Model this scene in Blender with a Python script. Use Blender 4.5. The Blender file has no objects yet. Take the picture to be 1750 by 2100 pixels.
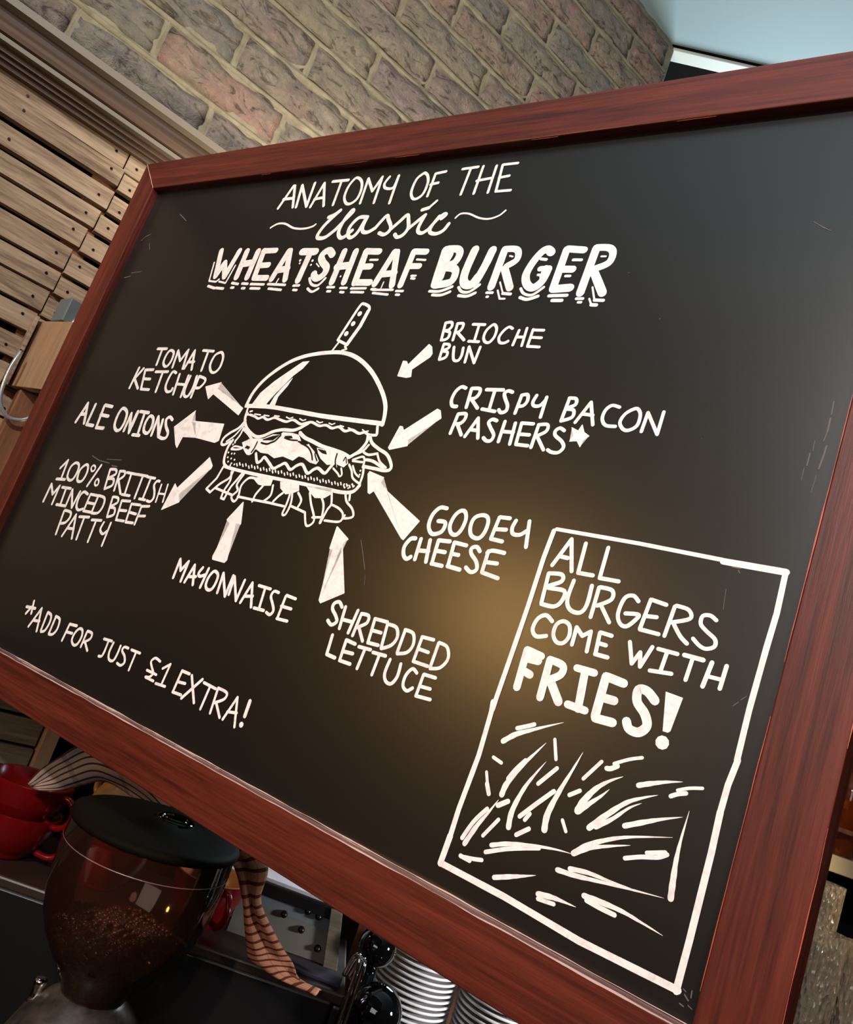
import bpy, bmesh, math, random
from mathutils import Vector, Matrix, noise
random.seed(7)
SC = bpy.context.scene
COL = SC.collection
H = 1.55                                  # height of the camera above the floor

# ------------------------------------------------------------------ camera
cd = bpy.data.cameras.new('camera')
cam = bpy.data.objects.new('camera', cd); COL.objects.link(cam)
R = Matrix(((0.732847, -0.379562, -0.564684), (-0.594259, 0.047108, -0.802893), (0.331349, 0.923966, -0.191036)))
cam.matrix_world = Matrix.Translation((0, 0, H)) @ R.to_4x4()
cd.sensor_fit = 'HORIZONTAL'; cd.sensor_width = 36.0
cd.lens = 1645.12 / 1750 * 36.0
cd.clip_start = 0.02
SC.camera = cam
# ------------------------------------------------------------------ light
SC.view_settings.view_transform = 'Standard'
SC.view_settings.look = 'None'
SC.view_settings.gamma = 1
SC.view_settings.use_curve_mapping = False
SC.view_settings.exposure = 0.0
W = bpy.data.worlds.new('world'); SC.world = W; W.use_nodes = True
W.node_tree.nodes['Background'].inputs[0].default_value = (0.55, 0.65, 0.72, 1)
W.node_tree.nodes['Background'].inputs[1].default_value = 0.15

def area(name, loc, target, size, energy, color, sy=None):
    l = bpy.data.lights.new(name, 'AREA'); l.energy = energy; l.color = color
    l.shape = 'RECTANGLE'; l.size = size; l.size_y = sy or size
    o = bpy.data.objects.new(name, l); COL.objects.link(o)
    o.location = loc
    o.rotation_euler = (Vector(target) - Vector(loc)).to_track_quat('-Z', 'Y').to_euler()
    return o
def bulb(name, loc, radius, energy, color):
    l = bpy.data.lights.new(name, 'POINT'); l.energy = energy; l.color = color; l.shadow_soft_size = radius
    o = bpy.data.objects.new(name, l); COL.objects.link(o); o.location = loc
    return o
def spot(name, loc, target, deg, blend, energy, color, radius=.04):
    l = bpy.data.lights.new(name, 'SPOT'); l.energy = energy; l.color = color; l.spot_size = math.radians(deg); l.spot_blend = blend; l.shadow_soft_size = radius
    o = bpy.data.objects.new(name, l); COL.objects.link(o); o.location = loc
    o.rotation_euler = (Vector(target) - Vector(loc)).to_track_quat('-Z', 'Y').to_euler(); return o
# daylight from the front windows of the bar, left of and behind the camera
area('window_daylight', (-2.3, -1.3, H + 0.9), (0.45, 0.5, H + 0.5), 1.8, 26, (0.92, 0.97, 1.0), 1.4)
area('ceiling_side_fill', (2.6, 1.9, H + 0.9), (1.4, 1.0, H + 1.79), 0.8, 52, (0.78, 0.93, 1.0), 0.8)  # added light hidden behind the board, brightens the ceiling
spot('saucer_fill_spot', (1.35, 0.0, H - 0.10), (0.93, 0.93, H - 0.48), 30, .4, 75, (0.96, 0.96, 1.0), .08)  # added unseen spot that brightens the saucer stacks
# added unseen spotlights that brighten the chalkboard
spot('board_fill_spot', (-1.5, -0.75, H + 1.35), (0.34, 0.80, H + 0.32), 42, .7, 205, (1.0, 0.93, 0.86))
spot('board_fill_rose', (-0.9, -1.1, H + 1.2), (0.50, 0.32, H + 0.05), 36, .8, 90, (1.0, 0.70, 0.62))
# pendant lamp with a warm bulb, left of the camera
bulb('pendant_bulb', (-1.88, 0.90, H + 0.30), 0.08, 36, (1.0, 0.56, 0.17))
area('ceiling_fill', (-1.1, 0.2, H + 0.95), (-0.9, 0.35, H + 1.79), 0.9, 26, (0.74, 0.88, 1.0), 0.9)  # added unseen light that brightens the ceiling for the board's sheen
bulb('front_fill', (-0.35, -0.5, H + 0.35), 0.15, 2.5, (1.0, 0.66, 0.46))  # unseen warm fill added in front of the board
# brick wash and shelf bulb, lamps behind the board: they wash the brick and the pallet boards
area('brick_wash', (0.70, 1.14, H + 0.50), (0.70, 1.40, H + 0.95), 0.8, 6.0, (1.0, 0.90, 0.70), 0.05)
spot('brick_fill_spot', (-0.3, -0.2, H + 1.6), (0.5, 1.4, H + 1.1), 60, .8, 84, (1.0, 0.90, 0.82))  # unseen spot above the camera that brightens the brick
bulb('shelf_bulb', (0.36, 1.24, H - 0.02), 0.02, 0.35, (1.0, 0.66, 0.34))
spot('glass_fill_spot', (1.80, 0.12, H + 0.10), (1.62, 0.70, H - 0.12), 52, .4, 26, (1.0, 0.70, 0.38), .03)  # unseen spot placed for highlights in the tumblers and bottles

# ------------------------------------------------------------------ materials
def lin(c):
    return tuple(((v / 255) / 12.92 if v / 255 <= .04045 else ((v / 255 + .055) / 1.055) ** 2.4) for v in c) + (1,)
def mat(name, col, rough=.5, metal=0.0, spec=.5, **kw):
    m = bpy.data.materials.new(name); m.use_nodes = True
    b = m.node_tree.nodes['Principled BSDF']
    b.inputs['Base Color'].default_value = lin(col)
    b.inputs['Roughness'].default_value = rough
    b.inputs['Metallic'].default_value = metal
    b.inputs['Specular IOR Level'].default_value = spec
    for k, v in kw.items(): b.inputs[k.replace('_', ' ')].default_value = v
    return m
class NT:
    def __init__(s, m): s.t = m.node_tree; s.b = s.t.nodes['Principled BSDF']
    def n(s, ty, **kw):
        x = s.t.nodes.new(ty)
        for k, v in kw.items(): setattr(x, k, v)
        return x
    def l(s, a, b): s.t.links.new(a, b)
    def coord(s, scale=(1, 1, 1), rnd=False, kind='Object'):
        c = s.n('ShaderNodeTexCoord'); mp = s.n('ShaderNodeMapping'); mp.inputs['Scale'].default_value = scale
        s.l(c.outputs[kind], mp.inputs['Vector'])
        if rnd:
            oi = s.n('ShaderNodeObjectInfo'); mu = s.n('ShaderNodeMath', operation='MULTIPLY'); mu.inputs[1].default_value = 37.0
            s.l(oi.outputs['Random'], mu.inputs[0]); s.l(mu.outputs[0], mp.inputs['Location'])
        return mp.outputs[0]
    def noise(s, v, scale, det=6, rough=.6, dist=0.0):
        x = s.n('ShaderNodeTexNoise'); x.inputs['Scale'].default_value = scale; x.inputs['Detail'].default_value = det
        x.inputs['Roughness'].default_value = rough; x.inputs['Distortion'].default_value = dist
        s.l(v, x.inputs['Vector']); return x.outputs['Fac']
    def ramp(s, f, stops):
        r = s.n('ShaderNodeValToRGB'); e = r.color_ramp.elements
        while len(e) < len(stops): e.new(.5)
        for q, (p, c) in zip(e, stops): q.position = p; q.color = lin(c)
        s.l(f, r.inputs[0]); return r.outputs[0]
    def mix(s, f, a, b, mode='MIX'):
        x = s.n('ShaderNodeMix', data_type='RGBA', blend_type=mode)
        for i, v in ((0, f), (6, a), (7, b)):
            if hasattr(v, 'links') or hasattr(v, 'is_linked'): s.l(v, x.inputs[i])
            elif i == 0: x.inputs[0].default_value = v
            else: x.inputs[i].default_value = lin(v)
        return x.outputs[2]
    def bump(s, f, strength=.3, dist=.002):
        x = s.n('ShaderNodeBump'); x.inputs['Strength'].default_value = strength; x.inputs['Distance'].default_value = dist
        s.l(f, x.inputs['Height']); s.l(x.outputs[0], s.b.inputs['Normal'])
    def base(s, c): s.l(c, s.b.inputs['Base Color'])

def wood(name, stops, scale, rough=.4, rnd=True, big=1.2, bump=.15, spec=.5):
    m = mat(name, (120, 80, 60), rough, spec=spec); t = NT(m)
    v = t.coord(scale, rnd)
    a = t.noise(v, 6, 8, .65, .4); b = t.noise(v, big, 3, .5, .8)
    ad = t.n('ShaderNodeMath', operation='ADD'); t.l(a, ad.inputs[0]); t.l(b, ad.inputs[1])
    hf = t.n('ShaderNodeMath', operation='MULTIPLY'); t.l(ad.outputs[0], hf.inputs[0]); hf.inputs[1].default_value = .5
    t.base(t.ramp(hf.outputs[0], stops)); t.bump(a, bump, .001)
    return m
MAHOG = ((.34, (48, 16, 10)), (.46, (78, 28, 19)), (.56, (94, 37, 25)), (.70, (112, 48, 33)))
M = {}
M['rail_x'] = wood('mahogany_along', MAHOG, (2.4, 70, 70), .36, False)
M['rail_z'] = wood('mahogany_upright', MAHOG, (70, 70, 2.4), .42, False, spec=.35)
PAL = ((.34, (70, 52, 38)), (.44, (118, 96, 76)), (.54, (148, 126, 102)), (.70, (172, 150, 126)))
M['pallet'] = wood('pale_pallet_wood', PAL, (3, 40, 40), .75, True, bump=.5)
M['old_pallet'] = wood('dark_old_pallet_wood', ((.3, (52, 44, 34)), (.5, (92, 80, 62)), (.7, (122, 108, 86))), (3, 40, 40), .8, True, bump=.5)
M['block'] = wood('smooth_pine', ((.3, (128, 98, 74)), (.5, (150, 118, 90)), (.7, (162, 132, 104))), (30, 30, 3), .7, True, bump=.2)
M['rust_wood'] = wood('brown_post_wood', ((.3, (66, 40, 22)), (.5, (108, 66, 38)), (.7, (140, 92, 58))), (30, 30, 3), .7, True)
M['cornice'] = wood('brown_painted_moulding', ((.3, (62, 44, 34)), (.5, (82, 62, 48)), (.7, (96, 76, 62))), (1.5, 30, 30), .45, True, bump=.1)
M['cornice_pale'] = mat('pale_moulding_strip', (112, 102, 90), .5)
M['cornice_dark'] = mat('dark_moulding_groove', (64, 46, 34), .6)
# chalkboard: satin black sheet with faint wiped chalk
m = mat('satin_blackboard', (30, 28, 27), .31, spec=.7); t = NT(m)
v = t.coord(); n1 = t.noise(v, 3.0, 5, .6, .6); n2 = t.noise(v, 260, 2, .5)
t.base(t.mix(t.ramp(n1, ((.45, (0, 0, 0)), (.75, (70, 70, 70)))), (19, 17, 16), (30, 28, 27)))
r = t.n('ShaderNodeMapRange'); r.inputs[3].default_value = .29; r.inputs[4].default_value = .34; t.l(n1, r.inputs[0]); t.l(r.outputs[0], t.b.inputs['Roughness'])
t.bump(n2, .05, .0004); M['board'] = m
m = mat('white_chalk_paint', (236, 230, 228), .6); t = NT(m)
v = t.coord((1, 1, 1)); n1 = t.noise(v, 90, 4, .6, 1.5)
t.base(t.ramp(n1, ((.30, (222, 214, 214)), (.50, (242, 238, 236)), (.8, (250, 247, 245))))); M['chalk'] = m
M['smudge'] = mat('grey_chalk_scratch', (96, 92, 90), .8)
M['worn'] = mat('worn_pale_edge', (206, 176, 168), .45)
M['worn_red'] = mat('worn_red_edge', (178, 84, 62), .4)
M['lip'] = mat('lip_painted_light', (122, 92, 92), .25)  # pale tone imitates the light the upward lip catches
# brick
m = mat('handmade_brick', (130, 115, 105), .9, spec=.3); t = NT(m)
v = t.coord((1, 1, 1), True)
n1 = t.noise(v, 9, 3, .5, .5); n2 = t.noise(t.coord((9, 9, 22), True), 1.6, 10, .68, 2.2); n3 = t.noise(v, 60, 6, .7)
oi = t.n('ShaderNodeObjectInfo')
tone = t.ramp(oi.outputs['Random'], ((0, (150, 122, 116)), (.25, (120, 118, 114)), (.5, (162, 124, 112)), (.75, (150, 138, 116)), (1, (140, 120, 122))))
c1 = t.mix(t.ramp(n1, ((.45, (0, 0, 0)), (.62, (200, 200, 200)))), tone, (150, 144, 118))
c1 = t.mix(t.ramp(t.noise(t.coord((1, 1, 1), True), 14, 4, .6, 1.0), ((.5, (0, 0, 0)), (.66, (190, 190, 190)))), c1, (104, 108, 106))
crack = t.ramp(n2, ((.385, (255, 255, 255)), (.465, (0, 0, 0))))
c2 = t.mix(crack, c1, (52, 40, 36))
t.base(t.mix(.30, c2, t.ramp(n3, ((.3, (84, 76, 70)), (.7, (196, 180, 160))))))
ad = t.n('ShaderNodeMath', operation='ADD'); t.l(n2, ad.inputs[0]); t.l(n3, ad.inputs[1]); t.bump(ad.outputs[0], 1.0, .012); M['brick'] = m
m = mat('cream_mortar', (150, 138, 104), .9); t = NT(m); n1 = t.noise(t.coord(), 40, 6, .7)
t.base(t.ramp(n1, ((.3, (112, 104, 84)), (.7, (146, 136, 112))))); t.bump(n1, .4, .003); M['mortar'] = m
m = mat('blue_grey_ceiling_paint', (134, 156, 162), .55); M['ceiling'] = m
M['white_trim'] = mat('white_strip', (205, 208, 200), .4)
M['dark'] = mat('shade_black', (7, 6, 5), .9, spec=.1)  # near black, so the void and board gaps read as unlit
M['room'] = mat('dark_brown_room_wall', (70, 58, 48), .8)
M['floor'] = wood('dark_floor_boards', ((.3, (40, 28, 20)), (.7, (70, 50, 36))), (3, 30, 30), .5, False)
M['steel'] = mat('brushed_steel', (160, 158, 156), .28, 1.0)
M['chrome'] = mat('chrome', (220, 220, 222), .08, 1.0)
m = mat('cast_grey_metal', (110, 102, 98), .35, .7); t = NT(m); n1 = t.noise(t.coord(), 22, 4, .6)
t.base(t.ramp(n1, ((.35, (52, 46, 43)), (.65, (112, 102, 96))))); M['cast'] = m
M['machine'] = mat('black_machine_enamel', (9, 8, 8), .38)
M['machine_edge'] = mat('brown_black_edge', (44, 30, 24), .4)
M['red_glaze'] = mat('red_cup_glaze', (96, 5, 8), .22)
M['cream_glaze'] = mat('cream_cup_glaze', (176, 128, 84), .3)
M['saucer'] = mat('white_porcelain', (226, 224, 222), .18)
M['lid'] = mat('black_hopper_lid', (14, 11, 7), .7, spec=.05)
M['globe'] = mat('black_glass', (6, 6, 7), .04, Coat_Weight=.5)
M['bean'] = mat('roasted_bean', (58, 30, 18), .4)
M['grey_paint'] = mat('blue_grey_panel', (92, 100, 102), .5)
M['panel_low'] = mat('grey_beige_panel', (96, 92, 82), .6)
M['knob'] = mat('dark_metal_knob', (40, 34, 30), .3, .8)
M['paper'] = mat('white_paper', (236, 240, 248), .7)
M['navy'] = mat('dark_purple_cloth', (34, 26, 42), .9)
M['cable_silver'] = mat('silver_cable', (176, 180, 186), .25, .6)
M['cable_yellow'] = mat('yellow_cable', (176, 164, 96), .4)
M['shelf_pale'] = mat('pale_shelf_edge', (150, 136, 112), .6)
def glassy(name, col, film, film_w=.10, rough=.03):
    """thin clear plastic: transmits with a tint, reflects by Fresnel, with a faint brown film of coffee oil"""
    m = bpy.data.materials.new(name); m.use_nodes = True; nt = m.node_tree; nt.nodes.clear()
    o = nt.nodes.new('ShaderNodeOutputMaterial'); mx = nt.nodes.new('ShaderNodeMixShader'); m2 = nt.nodes.new('ShaderNodeMixShader')
    tr = nt.nodes.new('ShaderNodeBsdfTransparent'); gl = nt.nodes.new('ShaderNodeBsdfGlossy'); fr = nt.nodes.new('ShaderNodeFresnel'); df = nt.nodes.new('ShaderNodeBsdfDiffuse')
    fr.inputs[0].default_value = 1.5; tr.inputs[0].default_value = lin(col); gl.inputs['Roughness'].default_value = rough; df.inputs[0].default_value = lin(film)
    gl.inputs[0].default_value = (.9, .9, .9, 1); m2.inputs[0].default_value = film_w
    L = nt.links.new
    L(tr.outputs[0], m2.inputs[1]); L(df.outputs[0], m2.inputs[2]); L(fr.outputs[0], mx.inputs[0]); L(m2.outputs[0], mx.inputs[1]); L(gl.outputs[0], mx.inputs[2])
    L(mx.outputs[0], o.inputs[0]); return m
M['hopper'] = glassy('smoked_plastic', (232, 210, 198), (150, 92, 70), .04, .06)
m = mat('cut_glass', (235, 225, 205), .06, 0, Transmission_Weight=.9, IOR=1.5); t = NT(m); vo = t.n('ShaderNodeTexVoronoi'); vo.inputs['Scale'].default_value = 130
t.l(t.coord((1, 1, .6)), vo.inputs['Vector']); t.bump(vo.outputs['Distance'], 1.0, .004); M['tumbler'] = m
M['amber'] = mat('amber_bottle_glass', (190, 84, 20), .06, 0, Transmission_Weight=.8, IOR=1.45)
# tea towel: woven checks from UV
def towel_mat(name, ground, line, n_u, n_v, wu, wv):
    m = mat(name, ground, .9); t = NT(m); c = t.n('ShaderNodeTexCoord'); sp = t.n('ShaderNodeSeparateXYZ'); t.l(c.outputs['UV'], sp.inputs[0])
    def stripe(out, n, w):
        a = t.n('ShaderNodeMath', operation='MULTIPLY'); a.inputs[1].default_value = n; t.l(out, a.inputs[0])
        f = t.n('ShaderNodeMath', operation='FRACT'); t.l(a.outputs[0], f.inputs[0])
        g = t.n('ShaderNodeMath', operation='LESS_THAN'); g.inputs[1].default_value = w; t.l(f.outputs[0], g.inputs[0]); return g.outputs[0]
    su = stripe(sp.outputs[0], n_u, wu); sv = stripe(sp.outputs[1], n_v, wv)
    h = t.n('ShaderNodeMath', operation='MULTIPLY'); h.inputs[1].default_value = .35; t.l(su, h.inputs[0])
    mx = t.n('ShaderNodeMath', operation='MAXIMUM'); t.l(h.outputs[0], mx.inputs[0]); t.l(sv, mx.inputs[1])
    t.base(t.mix(mx.outputs[0], ground, line)); t.bump(t.noise(t.coord(), 500, 2), .3, .0005); return m
M['towel_up'] = towel_mat('checked_tea_towel_grey', (150, 128, 116), (44, 22, 24), 3, 6, .1, .28)
M['towel_down'] = towel_mat('checked_tea_towel_peach', (186, 128, 92), (92, 28, 22), 4, 19, .12, .30)

# ------------------------------------------------------------------ mesh helpers
def obj(name, bm, m, parent=None, loc=None, rotz=None, smooth=False):
    me = bpy.data.meshes.new(name)
    if isinstance(bm, bmesh.types.BMesh):
        bm.normal_update(); bm.to_mesh(me); bm.free()
    else:
        me.from_pydata(*bm); me.validate()
    if m:
        for q in (m if isinstance(m, (list, tuple)) else [m]): me.materials.append(q)
    if smooth:
        for p in me.polygons: p.use_smooth = True
    o = bpy.data.objects.new(name, me); COL.objects.link(o)
    if parent: o.parent = parent
    if loc is not None: o.location = loc
    if rotz is not None: o.rotation_euler = (0, 0, rotz)
    return o
def tag(o, label=None, cat=None, group=None, kind=None):
    for k, v in (('label', label), ('category', cat), ('group', group), ('kind', kind)):
        if v: o[k] = v
    return o
def thing(name, label, cat, loc=(0, 0, 0), rotz=0, group=None):
    o = bpy.data.objects.new(name, None); COL.objects.link(o); o.location = loc; o.rotation_euler = (0, 0, rotz)
    o.empty_display_size = .05
    return tag(o, label, cat, group)
def copy_tree(o, parent=None):
    c = o.copy(); COL.objects.link(c)
    if parent: c.parent = parent
    for ch in list(o.children): copy_tree(ch, c)
    return c
def box(bm, lo, hi, bev=0.0):
    vs = [bm.verts.new((x, y, z)) for x in (lo[0], hi[0]) for y in (lo[1], hi[1]) for z in (lo[2], hi[2])]
    fs = [bm.faces.new([vs[i] for i in f]) for f in ((0, 1, 3, 2), (4, 6, 7, 5), (0, 4, 5, 1), (2, 3, 7, 6), (0, 2, 6, 4), (1, 5, 7, 3))]
    if bev:
        es = list({e for f in fs for e in f.edges})
        bmesh.ops.bevel(bm, geom=es, offset=bev, segments=2, affect='EDGES', profile=.5)
    return bm
def boxbm(lo, hi, bev=0.0): return box(bmesh.new(), lo, hi, bev)
def prism(pts, d0, d1, plane='xz', bev=0.0):
    """closed outline in a plane, extruded along the third axis from d0 to d1"""
    bm = bmesh.new()
    mk = {'xz': lambda p, d: (p[0], d, p[1]), 'xy': lambda p, d: (p[0], p[1], d), 'yz': lambda p, d: (d, p[0], p[1])}[plane]
    a = [bm.verts.new(mk(p, d0)) for p in pts]; b = [bm.verts.new(mk(p, d1)) for p in pts]
    bm.faces.new(a); bm.faces.new(b[::-1]); n = len(pts)
    for i in range(n): bm.faces.new((a[i], b[i], b[(i + 1) % n], a[(i + 1) % n]))
    bmesh.ops.recalc_face_normals(bm, faces=bm.faces)
    if bev: bmesh.ops.bevel(bm, geom=list(bm.edges), offset=bev, segments=2, affect='EDGES', profile=.5)
    return bm
def lathe(prof, seg=40, bm=None, c=(0, 0, 0), close=False):
    bm = bm or bmesh.new(); rows = []
    for r, z in prof:
        if r < 1e-6: rows.append([bm.verts.new((c[0], c[1], c[2] + z))])
        else: rows.append([bm.verts.new((c[0] + r * math.cos(2 * math.pi * i / seg), c[1] + r * math.sin(2 * math.pi * i / seg), c[2] + z)) for i in range(seg)])
    pairs = list(zip(rows, rows[1:])) + ([(rows[-1], rows[0])] if close else [])
    for a, b in pairs:
        for i in range(seg):
            j = (i + 1) % seg
            if len(a) == 1 and len(b) == 1: continue
            if len(a) == 1: bm.faces.new((a[0], b[i], b[j]))
            elif len(b) == 1: bm.faces.new((a[i], b[0], a[j]))
            else: bm.faces.new((a[i], b[i], b[j], a[j]))
    bmesh.ops.recalc_face_normals(bm, faces=bm.faces)
    return bm
def catmull(P, n=6):
    P = [Vector(p) for p in P]
    if len(P) < 3: return P
    closed = (P[0] - P[-1]).length < 1e-9
    out = []
    for i in range(len(P) - 1):
        p0 = P[i - 1] if i else (P[-2] if closed else P[0]); p1 = P[i]; p2 = P[i + 1]
        p3 = P[i + 2] if i + 2 < len(P) else (P[1] if closed else P[-1])
        for k in range(n):
            t = k / n
            out.append(.5 * ((2 * p1) + (p2 - p0) * t + (2 * p0 - 5 * p1 + 4 * p2 - p3) * t * t + (3 * p1 - p0 - 3 * p2 + p3) * t ** 3))
    out.append(P[-1]); return out
def tube(P, r, seg=10, smooth=True, bm=None):
    P = catmull(P, 5) if smooth else [Vector(p) for p in P]
    bm = bm or bmesh.new(); rows = []; up = Vector((.12, .31, .94)).normalized()
    for i, p in enumerate(P):
        d = (P[min(i + 1, len(P) - 1)] - P[max(i - 1, 0)]).normalized()
        a = d.cross(up)
        if a.length < .1: a = d.cross(Vector((1, 0, 0)))
        a.normalize(); b = d.cross(a); up = b if b.dot(up) > 0 else -b
        rr = r[i] if isinstance(r, (list, tuple)) else r
        rows.append([bm.verts.new(p + rr * (a * math.cos(2 * math.pi * k / seg) + b * math.sin(2 * math.pi * k / seg))) for k in range(seg)])
    for x, y in zip(rows, rows[1:]):
        for k in range(seg): bm.faces.new((x[k], x[(k + 1) % seg], y[(k + 1) % seg], y[k]))
    bm.faces.new(rows[0]); bm.faces.new(rows[-1][::-1])
    bmesh.ops.recalc_face_normals(bm, faces=bm.faces)
    return bm
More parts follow.
